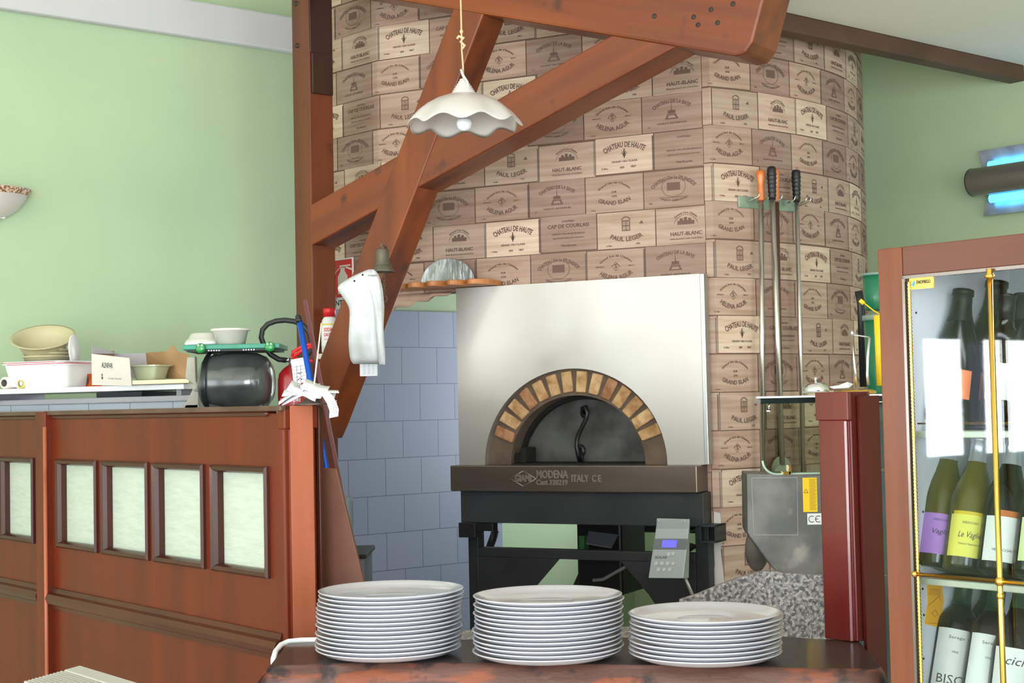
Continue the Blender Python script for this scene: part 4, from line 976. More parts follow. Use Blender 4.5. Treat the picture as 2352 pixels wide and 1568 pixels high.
# bundle of white plastic bags / cloth
cY = 5.10
rows = [(618, 846, 858), (624, 832, 866), (632, 812, 871), (642, 796, 874), (652, 780, 877), (662, 774, 879), (668, 777, 880), (680, 786, 881), (692, 794, 882), (702, 800, 883), (712, 803, 883), (730, 803, 882), (760, 801, 881), (780, 800, 882), (800, 801, 884), (820, 803, 886), (830, 806, 885), (836, 812, 876)]
def sheet(rows, Y, amp, nc=22, thick=.02, seed=0, folds=2.2, T=None):
    v = []; f = []; nr = len(rows)
    for side in (0, 1):
        for j, (vv, a_, c_) in enumerate(rows):
            for i in range(nc+1):
                t = i/nc; u = a_+(c_-a_)*t; edge = sin(pi*t)**.5 if 0 < t < 1 else 0
                e2 = min(1, j/1.5, (nr-1-j)/1.2)
                fo = sin(t*folds*2*pi+j*.22+seed)*.5+.15*sin(t*5.1*pi-j*.3+seed)+.1*sin(j*.7+t*3)
                y = Y+(-(thick*edge*e2)-amp*fo*edge if side == 0 else thick*.6*edge*e2)
                v.append(PX(u, vv, y))
    m = (nc+1)*nr
    for s_ in (0, 1):
        for j in range(nr-1):
            for i in range(nc): 
                q_ = (s_*m+j*(nc+1)+i, s_*m+j*(nc+1)+i+1, s_*m+(j+1)*(nc+1)+i+1, s_*m+(j+1)*(nc+1)+i); f.append(q_ if s_ == 0 else q_[::-1])
    for j in range(nr-1):
        a_ = j*(nc+1); f.append((a_, a_+nc+1, m+a_+nc+1, m+a_)); a_ += nc; f.append((a_, m+a_, m+a_+nc+1, a_+nc+1))
    for i in range(nc): f.append((i, m+i, m+i+1, i+1)); a_ = (nr-1)*(nc+1)+i; f.append((a_, a_+1, m+a_+1, m+a_))
    return MB().add(v, f, 0, None, True)
M_bag = mat('white_bag_film', (186, 186, 188), .42, 0, (220, 222, 226), 10, bump=.10, bs=18, sss=.1, coat=.1)
bag = thing('plastic_bags', 'bundle of thin white plastic bags pinned to the timber brace under the bell', 'bags', PX(845, 640, cY))
def loc(o, par): 
    o.data.transform(Matrix.Translation(-par.location)); return o
b = sheet(rows, cY, .007, thick=.03, folds=1.1)
o = loc(b.build('bag_bundle', M_bag, bag, sub=1), bag)
fl_ = sheet([(628, 842, 868), (700, 858, 880), (760, 864, 881), (800, 866, 884), (832, 868, 886), (838, 872, 884)], cY-.028, .004, 8, thick=.016, seed=2, folds=.5)
loc(fl_.build('folded_side', M_bag, bag, sub=1), bag)
b = MB()
for (u, vv) in ((833, 631), (814, 645)): b.sphere(PX(u, vv, cY-.05), .0035, 8, 6)
loc(b.build('pin', M_blk, bag), bag)
# small white tear-off pad below
F_ = frame((PX(846, 840, 5.20).x, 5.20, 0), R(-8)); 
pad = thing('paper_pad', 'small white printed tear-off pad hanging below the plastic bags', 'pad', F_)
p0_, p1_ = L(F_, 826, 832), L(F_, 866, 863)
MB().box(p0_.x, p1_.x, 0, .012, p1_.z, p0_.z).build('pages', M_paper, pad, bevel=.001)
b = MB()
for i in range(7):
    z = p0_.z-.006-i*.0055; 
    for xa_, xb_ in ((.012, .020), (.028, .036), (.044, .050)): b.box(p0_.x+xa_, p0_.x+xb_, -.0006, 0, z-.0010, z)
b.build('fine_print', mat('blue_print', (110, 150, 190), .7), pad)
# ================================================================= fire extinguisher sign (on the wallpaper behind the post)
sY = 5.95
Fs_ = frame((PX(770, 650, sY).x, sY, 0), R(-46)); ls = lambda u, v_, y=0: L(Fs_, u, v_, y)
sg = thing('fire_extinguisher_sign', 'red and white fire extinguisher sign behind the timber post', 'sign', Fs_)
sx0, sx1 = ls(748, 650).x, ls(812, 650).x; sz1, sz0 = ls(800, 592).z, ls(795, 708).z
MB().box(sx0, sx1, -.002, .002, sz0, sz1).build('board', M_white, sg)
zr_ = ls(790, 682).z
MB().box(sx0+.003, sx1-.006, -.003, -.002, zr_, sz1-.005).build('red_field', mat('sign_red', (214, 30, 36), .4), sg)
M_sw = mat('sign_white', (232, 222, 208), .5)
cx_ = ls(789, 650).x; cz_ = (zr_+sz1)/2-.02; u_ = (sx1-sx0)/.10
b = MB()
hx = .017*u_; H_h = (sz1-zr_)
b.prism([(cx_-hx, cz_-H_h*.28), (cx_+hx, cz_-H_h*.28), (cx_+hx, cz_+H_h*.17), (cx_+hx*.45, cz_+H_h*.30), (cx_+hx*.4, cz_+H_h*.40), (cx_-hx*.4, cz_+H_h*.40), (cx_-hx*.45, cz_+H_h*.30), (cx_-hx, cz_+H_h*.17)], -.0042, -.003)
b.prism([(cx_-hx*.6, cz_+H_h*.42), (cx_+hx*1.6, cz_+H_h*.42), (cx_+hx*1.6, cz_+H_h*.46), (cx_-hx*.6, cz_+H_h*.46)], -.0042, -.003)
b.prism([(cx_+hx*.6, cz_+H_h*.38), (cx_+hx*2.0, cz_+H_h*.30), (cx_+hx*2.1, cz_+H_h*.34), (cx_+hx*.7, cz_+H_h*.42)], -.0042, -.003)
b.tube([(cx_-hx*.5, -.004, cz_+H_h*.40), (cx_-hx*1.4, -.004, cz_+H_h*.30), (cx_-hx*1.9, -.004, cz_+H_h*.05), (cx_-hx*1.8, -.004, cz_-H_h*.2), (cx_-hx*1.3, -.004, cz_-H_h*.42)], .0018, 6)
b.build('pictogram', M_sw, sg)
t_ = text2d('ESTINTORE', .028, .125*u_, bold=.0008); b = MB(); cc = (sx0+sx1)/2; put2d(b, t_, lambda x, z: (cc+x*.78, -.0026, (sz0+zr_)/2+z)); b.build('lettering', M_blk, sg)

# ================================================================= bottles, extinguisher, poles behind the partition post
slY = 5.71
def lathe_at(u, v0, v1, Y, prof, n=28, **kw):
    """profile radii in pixels, heights 0..1 between photo rows v0 (bottom) and v1 (top)"""
    p = PX(u, v0, Y); q = PX(u, v1, Y); h = q.z-p.z; kk = Y/FPX
    return p, h, [(r*kk, z*h) for r, z in prof]
p, h, prof = lathe_at(758, 812, 708, slY, [(.01, 0), (17, 0), (19, .05), (19, .66), (17, .74), (13, .80), (12, .82), (.01, .83)])
o = thing('salt_bottle', 'white plastic bottle with a red lid and red print beside the timber post', 'bottle', p)
sbp = o
MB().lathe(prof, 28).build('body', mat('translucent_white', (222, 222, 222), .4, sss=.1), o)
kk = slY/FPX
MB().lathe([(.01*kk, h*.81), (14.5*kk, h*.81), (15*kk, h*.98), (14*kk, h), (.0001, h)], 24).build('lid', M_redp, o)
MB().lathe([(19.4*kk, h*.16), (19.4*kk, h*.62)], 28, a0=-pi, a1=0).build('label_band', mat('label_white', (240, 236, 234), .5), o)
MB().lathe([(19.7*kk, h*.625), (19.7*kk, h*.655)], 28, a0=-pi, a1=0).build('yellow_stripe', mat('stripe_yellow', (226, 200, 60), .5), o)
def on_cyl(rad, zc, a_c=-pi/2):
    return lambda x, z: (rad*cos(a_c+x/rad), rad*sin(a_c+x/rad), zc+z)
b = MB(); put2d(b, text2d('SODA', .020, .034, bold=.0006), on_cyl(19.9*kk, h*.52, -pi/2-.1)); put2d(b, text2d('CAUST', .017, .034, bold=.0006), on_cyl(19.9*kk, h*.41, -pi/2-.1)); put2d(b, text2d('SCAGLIE', .009, .03), on_cyl(19.9*kk, h*.31, -pi/2-.1)); put2d(b, text2d('1 kg', .009, .016), on_cyl(19.9*kk, h*.22, -pi/2-.1))
b.build('lettering', M_redp, o)
# shelf on the post's back to carry the bottle and extinguisher
q = PX(745, 812, slY); bsh = thing('corner_shelf', 'small shelf behind the timber post carrying the white bottle', 'shelf', (q.x, slY, q.z-.021)); MB().box(-.035, .05, -.04, .06, 0, .02).build('board', M_cream, bsh)
# extinguisher
eY = 4.75; kk = eY/FPX
p, h, prof = lathe_at(672, 1000, 838, eY, [(.01, 0), (30, 0), (32, .03), (32, .78), (29, .88), (20, .95), (10, .99), (8, 1.0), (.01, 1.0)])
ex = thing('fire_extinguisher', 'red fire extinguisher with a paper tag and a looped black hose behind the partition end', 'fire extinguisher', p)
MB().lathe(prof, 32).build('cylinder', mat('extinguisher_red', (150, 22, 28), .3, coat=.5), ex)
b = MB(); put2d(b, text2d('ESTINTORE', .016, .07), on_cyl(32.4*kk, h*.50)); b.build('lettering', M_white, ex)
el = lambda u, v_, Y=eY: PX(u, v_, Y)-p
b = MB(); b.tube([el(672, 842), el(672, 822)], .012, 12); b.build('valve', mat('grey_metal', (150, 150, 150), .35, .7), ex)
b = MB(); b.tube([el(672, 822, eY-.02), el(690, 806, eY-.02), el(716, 795, eY-.02)], .006, 8); b.tube([el(672, 818, eY-.02), el(672, 808, eY-.02), el(700, 792, eY-.02), el(724, 790, eY-.02)], .005, 8); b.tube([el(674, 824, eY-.02), el(700, 826, eY-.02), el(718, 830, eY-.02)], .005, 8); b.build('squeeze_handle', M_redp, ex)
hp_ = []; 
for i in range(26):
    a_ = R(-128)-R(292)*i/25*1.0; hp_.append(el(656+58*cos(a_), 783-46*sin(a_), eY+.06-.05*i/25))
hose = [el(668, 828, eY), el(650, 828, eY+.01), el(630, 820, eY+.03)]
b = MB(); pts = [el(u, v_, eY+.03) for u, v_ in ((657, 827), (640, 825), (622, 814), (607, 795), (600, 775), (603, 757), (615, 744), (634, 737), (655, 735), (677, 738), (696, 747), (710, 762), (716, 785), (712, 806), (700, 822))]
b.tube(pts, .0085, 10); b.build('hose', mat('rubber_hose', (34, 34, 34), .5), ex)
b = MB(); b.tube([el(655, 827, eY+.03), el(669, 826, eY+.03)], .0075, 10); b.build('hose_nozzle', M_chrome, ex)
tgp = [el(u, v_, eY-.055) for u, v_ in ((668, 826), (700, 820), (704, 874), (675, 888), (671, 850))]
tg = MB().add(tgp, [(0, 1, 2, 3, 4)]).build('paper_tag', M_paper, ex, solid=.001)
b = MB()
for vv in (842, 850, 858, 866, 874): b.tube([el(674, vv+1, eY-.0565), el(701, vv-4, eY-.0565)], .0006, 4)
for uu in (681, 690): b.tube([el(uu, 838, eY-.0565), el(uu+2, 880, eY-.0565)], .0006, 4)
b.tube([el(684, 855, eY-.057), el(688, 859, eY-.057), el(692, 854, eY-.057)], .0012, 4); b.tube([el(684, 872, eY-.057), el(689, 868, eY-.057), el(694, 871, eY-.057)], .0012, 4)
b.build('ruled_table', M_inkd, tg)
# poles
mb_ = MB(); a_, c_ = PX(700, 690, 4.35), PX(775, 1080, 4.15)
def square_bar(a_, c_, w_, m_, name, ext=0):
    d = (c_-a_).normalized(); c_ = c_+d*ext; s_ = d.cross(Vector((0, 1, 0))).normalized()*w_; t_ = d.cross(s_).normalized()*w_
    v = [p+sg1*s_+sg2*t_ for p in (a_, c_) for sg1, sg2 in ((-1, -1), (1, -1), (1, 1), (-1, 1))]
    return MB().add(v, [(0, 1, 2, 3), (7, 6, 5, 4), (0, 4, 5, 1), (1, 5, 6, 2), (2, 6, 7, 3), (3, 7, 4, 0)]).build(name, m_, bevel=.001)
o = square_bar(a_, c_, .0056, mat('maroon_paint', (92, 38, 44), .35, coat=.2), 'maroon_pole', .6); tag(o, 'thin maroon square pole leaning behind the partition post', 'pole')
bp = thing('blue_pole', 'bright blue pole with a rounded black end leaning behind the partition post', 'pole', PX(688, 738, 4.25)); q = bp.location
b = MB(); b.tube([PX(688, 738, 4.25)-q, (PX(750, 1080, 4.16)-q)*1.7], .0088, 6); b.build('shaft', mat('blue_metal', (22, 84, 190), .3, .3), bp)
b = MB(); b.tube([PX(685, 729, 4.25)-q, PX(688, 740, 4.25)-q], .0090, 12); b.sphere(PX(685, 729, 4.25)-q, .0090, 12, 8); b.build('end_cap', M_blk, bp)
# bill spike with till slips on the partition top
sY2 = 3.80
sb_ = PX(716, 931, sY2+.04); spike = thing('bill_spike', 'bill spike with a conical metal foot on top of the partition post, skewering white slips', 'spike', (sb_.x, sb_.y, ptop_z))
q = spike.location
MB().lathe([(.0001, 0), (.046, 0), (.044, .002), (.026, .006), (.018, .014), (.011, .024), (.005, .031), (.0001, .033)], 28).build('foot', mat('old_pewter', (112, 98, 88), .35, .8), spike)
b = MB(); b.tube([(0, 0, .03), PX(722, 880, q.y)-q, PX(738, 742, q.y+.02)-q], [.0022, .0022, .0018], 8); b.build('spike_wire', mat('cream_wire', (206, 196, 184), .4), spike)
rs = random.Random(21); sl_ = [(640, 926, 720, 880, .0), (650, 906, 735, 898, .01), (664, 888, 742, 905, .0), (690, 886, 778, 902, -.01), (700, 892, 770, 912, 0.), (652, 918, 730, 892, .012), (706, 890, 764, 914, .014), (672, 892, 726, 912, -.012), (696, 884, 752, 896, -.016)]
for i, (u0, v0, u1, v1, dy) in enumerate(sl_):
    Yc = q.y+dy; a_ = PX(u0, v0, Yc); c_ = PX(u1, v1, Yc); w_ = Vector((.004*(i%3-1), .024, .004+.004*(i%3))); m_ = 6; v = []
    for j in range(m_+1):
        t = j/m_; c0 = a_.lerp(c_, t)+Vector((0, 0, .004*sin(pi*t*1.3+i))); v += [c0-w_*(1-.15*t), c0+w_]
    o = MB().add(v, [(2*j, 2*j+1, 2*j+3, 2*j+2) for j in range(m_)], smooth=True).build('till_slip', M_paper, solid=.0006)
    tag(o, 'white till slip skewered flat on the spike at the partition end', 'paper slip', 'white till slips on the bill spike')
# the curled slip hanging over the edge, with print
v = []; ctrl = [(738, 894, 3.80), (752, 908, 3.79), (762, 924, 3.785), (768, 942, 3.785), (767, 958, 3.79)]
for (u, vv, Y) in ctrl: v += [PX(u-11, vv+2, Y), PX(u+10, vv-2, Y)]
o = MB().add(v, [(2*j, 2*j+1, 2*j+3, 2*j+2) for j in range(4)], smooth=True).build('till_slip', M_paper, solid=.0006)
tag(o, 'printed white till slip curling down over the right edge of the partition top', 'paper slip', 'white till slips on the bill spike')
b = MB()
for vv in (922, 927, 932, 937, 942, 947): 
    a_ = PX(758+(vv-922)*.15, vv, 3.783); c_ = PX(774+(vv-922)*.05, vv-3, 3.783); b.add([a_, c_, c_-Vector((0, 0, .0016)), a_-Vector((0, 0, .0016))], [(0, 1, 2, 3)])
b.build('fine_print', mat('grey_print', (150, 150, 150), .8), o)
# brown board leaning behind the post, small grey bin
Fpb = frame((PX(770, 1200, 3.98).x, 3.98, 0), R(-10)); fb = lambda u, v_: L(Fpb, u, v_, 0)
pts = [fb(u, v_) for u, v_ in ((700, 1073), (772, 1076), (837, 1342), (870, 1480), (700, 1480))]
o = MB().prism([(p_.x, p_.z) for p_ in pts], 0, .014).build('leaning_board', mat('worn_brown_board', (120, 74, 54), .5, 0, (100, 60, 44), 5, coat=.0, c3=(170, 120, 92), ns3=12, lo3=.64, hi3=.74), None, bevel=.002); tag(place(o, Fpb), 'worn brown board with a slanted edge leaning behind the partition post', 'board')
p = PX(845, 1265, 4.7); o = thing('metal_table', 'small dark edged metal table behind the leaning board, left of the oven leg', 'table', (p.x, p.y, 0))
MB().box(-.26, .004, -.10, .20, p.z-.014, p.z).build('tabletop', M_blk, o, bevel=.002)
for x_, y_ in ((-.25, -.09), (-.03, -.09), (-.25, .16), (-.03, .16)): MB().box(x_, x_+.025, y_, y_+.025, 0, p.z-.014).build('leg', mat('rack_grey', (120, 124, 130), .5, .4), o)
c_ = PX(797, 1232, 4.72); t_ = PX(797, 1140, 4.72); h = t_.z-p.z; kk = 4.72/FPX
o = MB().lathe([(.0001, 0), (13*kk, 0), (15*kk, .1*h), (15*kk, .9*h), (14*kk, h), (12.5*kk, h), (12.5*kk, .5*h), (.0001, .5*h)], 24).build('grey_canister', mat('grey_can', (110, 116, 124), .4)); o.location = (c_.x, 4.72, p.z); tag(o, 'small grey canister behind the slanted brown board', 'canister')

# ================================================================= shelf behind the partition with its load
sa = PX(-40, 894, 5.44); sb2 = PX(422, 881, 5.08)
FSh = frame((sb2.x, sb2.y, 0), math.atan2(sb2.y-sa.y, sb2.x-sa.x)); shl = (Vector(sb2.xy)-Vector(sa.xy)).length; zS = sb2.z
sh = thing('white_shelf', 'long white shelf behind the partition holding plastic tubs and boxes', 'shelf', FSh)
MB().box(-shl-.3, 0, 0, .36, zS-.018, zS).build('board', M_white, sh, bevel=.002)
MB().box(-shl-.28, -.02, .34, .36, zS-.10, zS-.018).build('back_rail', mat('grey_green_rail', (150, 160, 150), .6), sh) if False else None
for x in (-.05, -.9): MB().box(x-.01, x+.01, .04, .34, zS-.05, zS-.018).build('bracket', mat('bracket_grey', (140, 140, 146), .5, .4), sh)
x0 = L(FSh, 230, 898, .12).x; x1 = L(FSh, 318, 898, .12).x
o = MB().box(x0, x1+.03, .10, .30, zS-.055, zS-.020).build('dark_box', mat('dark_blue_box', (30, 34, 46), .5)); place(o, FSh); tag(o, 'flat dark box hung under the white shelf', 'box')
sl2 = lambda u, v_, y=.1: L(FSh, u, v_, y)
def on_shelf(name, lab, cat, u, y, group=None, dz=0):
    p_ = sl2(u, 885, y); return thing(name, lab, cat, FSh @ T3(p_.x, y, zS+dz+.0005), group)
def hpx(v0, v1, u, y): return sl2(u, v1, y).z-sl2(u, v0, y).z
def rtub(w0, w1, d0, d1, h, r=.02, t=.003, n=5):
    """open tapered tub with rounded corners: list of loops"""
    def loop(w, d, z, r_):
        o_ = []
        for (sx__, sy__, a0) in ((1, -1, -pi/2), (1, 1, 0), (-1, 1, pi/2), (-1, -1, pi)):
            cx__, cy__ = sx__*(w/2-r_), sy__*(d/2-r_)
            for i in range(n+1): a = a0+pi/2*i/n; o_.append((cx__+r_*cos(a), cy__+r_*sin(a), z))
        return o_
    return loop
def tub(name, m_, par, w0, w1, d0, d1, h, r=.02, lip=.006, T=None, t=.003):
    lp_ = rtub(w0, w1, d0, d1, h)
    ls_ = [lp_(w0-.01, d0-.01, 0, r*.8), lp_(w0, d0, .006, r), lp_(w1, d1, h-.004, r), lp_(w1+2*lip, d1+2*lip, h-.004, r+lip), lp_(w1+2*lip, d1+2*lip, h, r+lip), lp_(w1-2*t, d1-2*t, h, r), lp_(w0-2*t, d0-2*t, .008, r*.8)]
    n = len(ls_[0]); b = MB(); f = []
    for k in range(len(ls_)-1):
        for i in range(n): f.append((k*n+i, k*n+(i+1) % n, (k+1)*n+(i+1) % n, (k+1)*n+i))
    f += [tuple(range(n-1, -1, -1)), tuple(range((len(ls_)-1)*n, len(ls_)*n))]
    b.add([p_ for l in ls_ for p_ in l], f, 0, None, True, T); o = b.build(name, m_, par)
    q = o.modifiers.new('es', 'EDGE_SPLIT'); q.split_angle = R(35); return o
# cling film rolls
for i, (u, y, r_, c_, lab) in enumerate(((10, .03, .0215, (222, 214, 206), 'pale roll of film with an open core at the left end of the white shelf'), (48, .035, .0175, (214, 196, 90), 'yellowish roll of film beside the white basins on the shelf'))):
    o = on_shelf('film_roll', lab, 'roll', u, y, 'rolls of film on the white shelf', r_)
    o.matrix_world = o.matrix_world @ RX(-pi/2) @ RZ(0)
    MB().lathe([(r_*.62, 0), (r_, 0), (r_, .28), (r_*.62, .28), (r_*.62, 0)], 28).build('film', mat('film_%s' % ('pale' if i == 0 else 'yellow'), c_, .3, coat=.3), o)
    MB().lathe([(r_*.55, -.002), (r_*.62, -.002), (r_*.62, .28), (r_*.55, .28), (r_*.55, -.002)], 24).build('core', mat('grey_core', (120, 112, 112), .8), o)
# nested white basins with red rims
M_tr = mat('milky_plastic', (196, 190, 158), .4, sss=.1)
wd = sl2(192, 885).x-sl2(58, 885).x
for i in range(3):
    o = on_shelf('white_basin', ['white rectangular basin, outermost of three nested on the shelf', 'white basin nested second from the bottom, red line on its rim', 'white basin nested on top under the beige bowls'][i], 'basin', (124, 112, 114)[i], .12, 'nested white basins', .0052*i+(.001 if i else 0))
    tub('body', M_white, o, wd*.90, wd*1.0, .16, .19, .083, .03, .010)
    if i < 2: lp_ = rtub(0, 0, 0, 0, 0); b = MB(); pts = lp_(wd*1.0+.021, .211, .0845, .04); b.tube([Vector(p_) for p_ in pts+[pts[0]]], .0011, 6); b.build('red_rim_line', M_redp, o)
# beige stack: ribbed tubs then a tilted colander bowl
zb0 = .083+.012
for i in range(3):
    o = on_shelf('beige_tub', ['lowest beige plastic tub of the nested stack in the white basins', 'middle beige plastic tub of the nested stack', 'upper beige plastic tub under the tilted bowl'][i], 'tub', 108, .12, 'nested beige tubs', .068+.012*i)
    MB().lathe([(.0001, 0), (.070, 0), (.080, .042), (.0865, .043), (.0865, .048), (.079, .048), (.068, .004), (.0001, .004)], 40).build('body', mat('beige_plastic', (186, 178, 142), .35, sss=.1, coat=.2), o)
o = on_shelf('beige_bowl', 'translucent beige bowl with a hole in its rim, tilted on top of the stack', 'bowl', 103, .12, None, .128)
o.matrix_world = o.matrix_world @ RZ(R(36)) @ RX(R(25)) @ RY(R(-3))
bb = MB().lathe([(.0001, 0), (.066, 0), (.072, .004), (.090, .040), (.106, .058), (.1135, .060), (.1135, .063), (.104, .0615), (.088, .044), (.070, .006), (.0001, .004)], 48).build('body', mat('beige_plastic', (186, 178, 142)), o)
o = on_shelf('round_cover', 'white curved lid standing upright right of the beige stack', 'lid', 172, .12, None, .078)
MB().lathe([(.0001, -.002), (.055, -.002), (.056, .0), (.055, .002), (.0001, .002)], 36, T=T3(0, 0, .055) @ RZ(R(20)) @ RY(R(87))).build('body', M_white, o)
# orange carton
o = on_shelf('orange_carton', 'bright orange folded carton leaning beside the white basins', 'carton', 200, .16)
MB().prism([(-.035, 0), (.036, 0), (-.004, .078), (-.035, .086)], -.01, .04).build('body', mat('orange_card', (222, 84, 22), .6), o)
b = MB(); b.add([(.0+.016*cos(t)*.8+.006, -.0105, .026+.022*sin(t)) for t in [2*pi*i/20 for i in range(20)]], [tuple(range(20))]); b.build('printed_patch', mat('dark_photo_print', (70, 44, 40), .7, 0, (120, 70, 50), 60), o)
# cardboard box, open, with print
M_card_w = mat('white_card', (214, 204, 196), .8); M_card_b = mat('brown_card', (178, 140, 100), .85, 0, (164, 126, 88), 8)
o = on_shelf('cardboard_box', 'opened cardboard box with dark lettering on its white front', 'box', 250, .03)
iv2 = o.matrix_world.inverted()
def W2(u, v_, y): return iv2 @ (FSh @ sl2(u, v_, y))
fr_ = [W2(212, 884, .02), W2(302, 886, -.06), W2(297, 822, -.06), W2(211, 812, .02)]
fro = MB().add(fr_, [(0, 1, 2, 3)]).build('front', M_card_w, o, solid=.003)
MB().add([W2(211, 812, .02), W2(250, 812, .10), W2(270, 812, .16), W2(211, 794, .05)], [(0, 1, 2, 3)]).build('flap', mat('grey_card_inside', (176, 172, 180), .8), o, solid=.002)
MB().add([W2(212, 884, .02), W2(211, 812, .02), W2(262, 806, .22), W2(262, 880, .22)], [(0, 1, 2, 3)]).build('side', M_card_b, o, solid=.003)
MB().add([W2(262, 868, .22), W2(342, 868, .24), W2(335, 811, .24), W2(262, 812, .22)], [(0, 1, 2, 3)]).build('back', mat('grey_card_inside', (176, 172, 180)), o, solid=.003)
MB().add([W2(342, 868, .24), W2(431, 870, .05), W2(434, 814, .05), W2(408, 808, .11), W2(396, 792, .13), W2(386, 806, .15), W2(336, 810, .24)], [(0, 1, 2, 3, 4, 5, 6)]).build('brown_side', M_card_b, o, solid=.003)
def fcard(s_, t_): a_ = fr_[0].lerp(fr_[1], s_); c_ = fr_[3].lerp(fr_[2], s_); n_ = (fr_[1]-fr_[0]).cross(fr_[3]-fr_[0]).normalized(); n_ = n_ if (n_.y < 0) else -n_; return a_.lerp(c_, t_)+n_*.0022
b = MB(); put2d(b, text2d('ALINPAR', .05, .12, bold=.001), lambda x, z: fcard(.42+x/.40, .66+z/.20)); put2d(b, text2d('Cucina Servizi', .03, .12), lambda x, z: fcard(.60+x/.36, .24+z/.34)); 
b.build('lettering', mat('dark_green_print', (52, 70, 60), .8), fro)
b = MB(); b.add([fcard(.26, .20), fcard(.30, .20), fcard(.30, .28), fcard(.26, .28)], [(0, 1, 2, 3)]); b.add([fcard(.265, .30), fcard(.295, .30), fcard(.29, .38), fcard(.265, .38)], [(0, 1, 2, 3)]); b.build('emblem', mat('dark_green_print', (52, 70, 60)), fro)
# cream board under the clear tub
o = on_shelf('cream_board', 'cream coloured board jutting off the right end of the white shelf', 'board', 366, .0)
iv2 = o.matrix_world.inverted()
pts = [W2(304, 877, -.06), W2(434, 873, -.06), W2(430, 865, .2), W2(300, 868, .2)]
zz = .004
MB().plate([(p_.x, p_.y) for p_ in pts], .0, .014).build('board', mat('cream_board', (224, 214, 176), .6), o, bevel=.002)
o = on_shelf('clear_tub', 'clear plastic tub with a wide rim on the cream board', 'tub', 346, .06, None, .015)
tub('body', mat('cloudy_clear_plastic', (184, 192, 162), .2, coat=.4, sss=.1), o, .082, .108, .075, .09, .052, .015, .013)

# ================================================================= dark mixer drum and tray
dY = 4.75; kk = dY/FPX
dc_ = PX(547, 878, dY); drum = thing('dark_drum', 'glossy dark grey barrel shaped machine drum lying behind the partition', 'machine', dc_)
M_drum = mat('dark_grey_enamel', (112, 116, 116), .22, .3, (64, 66, 66), 4, coat=.6)
pr_ = [(.0001, -95), (40, -95), (52, -92), (60, -84), (66, -60), (69, -20), (69, 20), (66, 55), (58, 76), (45, 88), (25, 94), (.0001, 95)]
MB().lathe([(r*kk, z*kk*.86) for r, z in pr_], 48, T=RZ(R(-8)) @ RY(pi/2)).build('barrel', M_drum, drum)
MB().lathe([(70.0*kk, -66*kk), (71*kk, -64*kk), (71*kk, -56*kk), (70*kk, -54*kk)], 48, T=RZ(R(-8)) @ RY(pi/2)).build('band', mat('dark_band_metal', (48, 50, 52), .3, .5), drum)
MB().box(-70*kk, 60*kk, -.05, .06, -.30, -.06).build('foot', M_blk, drum)
# beige bracket at its left
o = thing('grey_bracket', 'grey beige angled support arm left of the dark drum', 'bracket', PX(440, 930, 4.85)); q = o.location
e = lambda u, v_, Y=4.85: PX(u, v_, Y)-q
pts = [e(*t) for t in ((420, 940), (447, 884), (425, 868), (430, 820), (448, 818), (450, 875), (460, 890), (456, 905), (456, 940))]
MB().prism([(p_.x, p_.z) for p_ in pts], 0, .03).build('arm', mat('beige_grey_cast', (176, 172, 156), .5, 0, (150, 148, 134), 10), o, bevel=.003)
pv = e(452, 890, 4.84); MB().lathe([(.0001, 0), (.013, 0), (.013, .01), (.0001, .012)], 20, T=T3(pv.x, -.01, pv.z) @ RX(pi/2)).build('pivot', mat('beige_grey_cast', (176, 172, 156)), o)
MB().box(pts[0].x, pts[0].x+.05, 0, .03, -.3, .0).build('stand', mat('beige_grey_cast', (176, 172, 156)), o)
# green tray with round green clips
ty = [(404, 799, 4.98), (430, 795, 4.62), (642, 796, 4.62), (640, 797, 4.95)]
zt3 = dc_.z+71*kk+.004
tr = thing('green_tray', 'flat green tray with two round green clips lying on the dark drum', 'tray', (dc_.x, dc_.y, zt3)); q = tr.location
xa_, xb_ = PX(418, 800, 4.62).x-q.x, PX(641, 800, 4.62).x-q.x
MB().plate([(xa_, -.12), (xb_, -.12), (xb_-.01, .12), (xa_-.035, .12)], 0, .0145).build('tray', mat('sea_green_plastic', (30, 134, 110), .35, 0, (36, 122, 96), 30), tr, bevel=.002)
MB().plate([(xa_+.01, -.115), (xb_-.03, -.115), (xb_-.02, .11), (xa_, .11)], -.006, 0).build('underside', mat('dark_underside', (38, 46, 44), .6), tr)
for u in (460, 619):
    x = PX(u, 802, 4.62).x-q.x; o = MB().lathe([(.0001, 0), (.0145, 0), (.0155, .004), (.0145, .009), (.008, .011), (.0001, .0115)], 24, T=T3(x, -.12, .004) @ RX(pi/2)).build('round_clip', mat('clip_green', (28, 132, 62), .3, coat=.3), tr)
    for s_ in (-1, 1):
        MB().lathe([(.0018, 0), (.0032, 0), (.0032, .001), (.0018, .001), (.0018, 0)], 14, T=T3(x+s_*.0055, -.1315, .012) @ RX(pi/2)).build('eyelet', M_white, o)
b = MB()
for u0 in (476, 556):
    for i in range(5): x = PX(u0+i*6, 810, 4.62).x-q.x; b.box(x, x+.004, -.1165, -.116, -.0055, -.002)
b.build('white_print', M_white, tr)
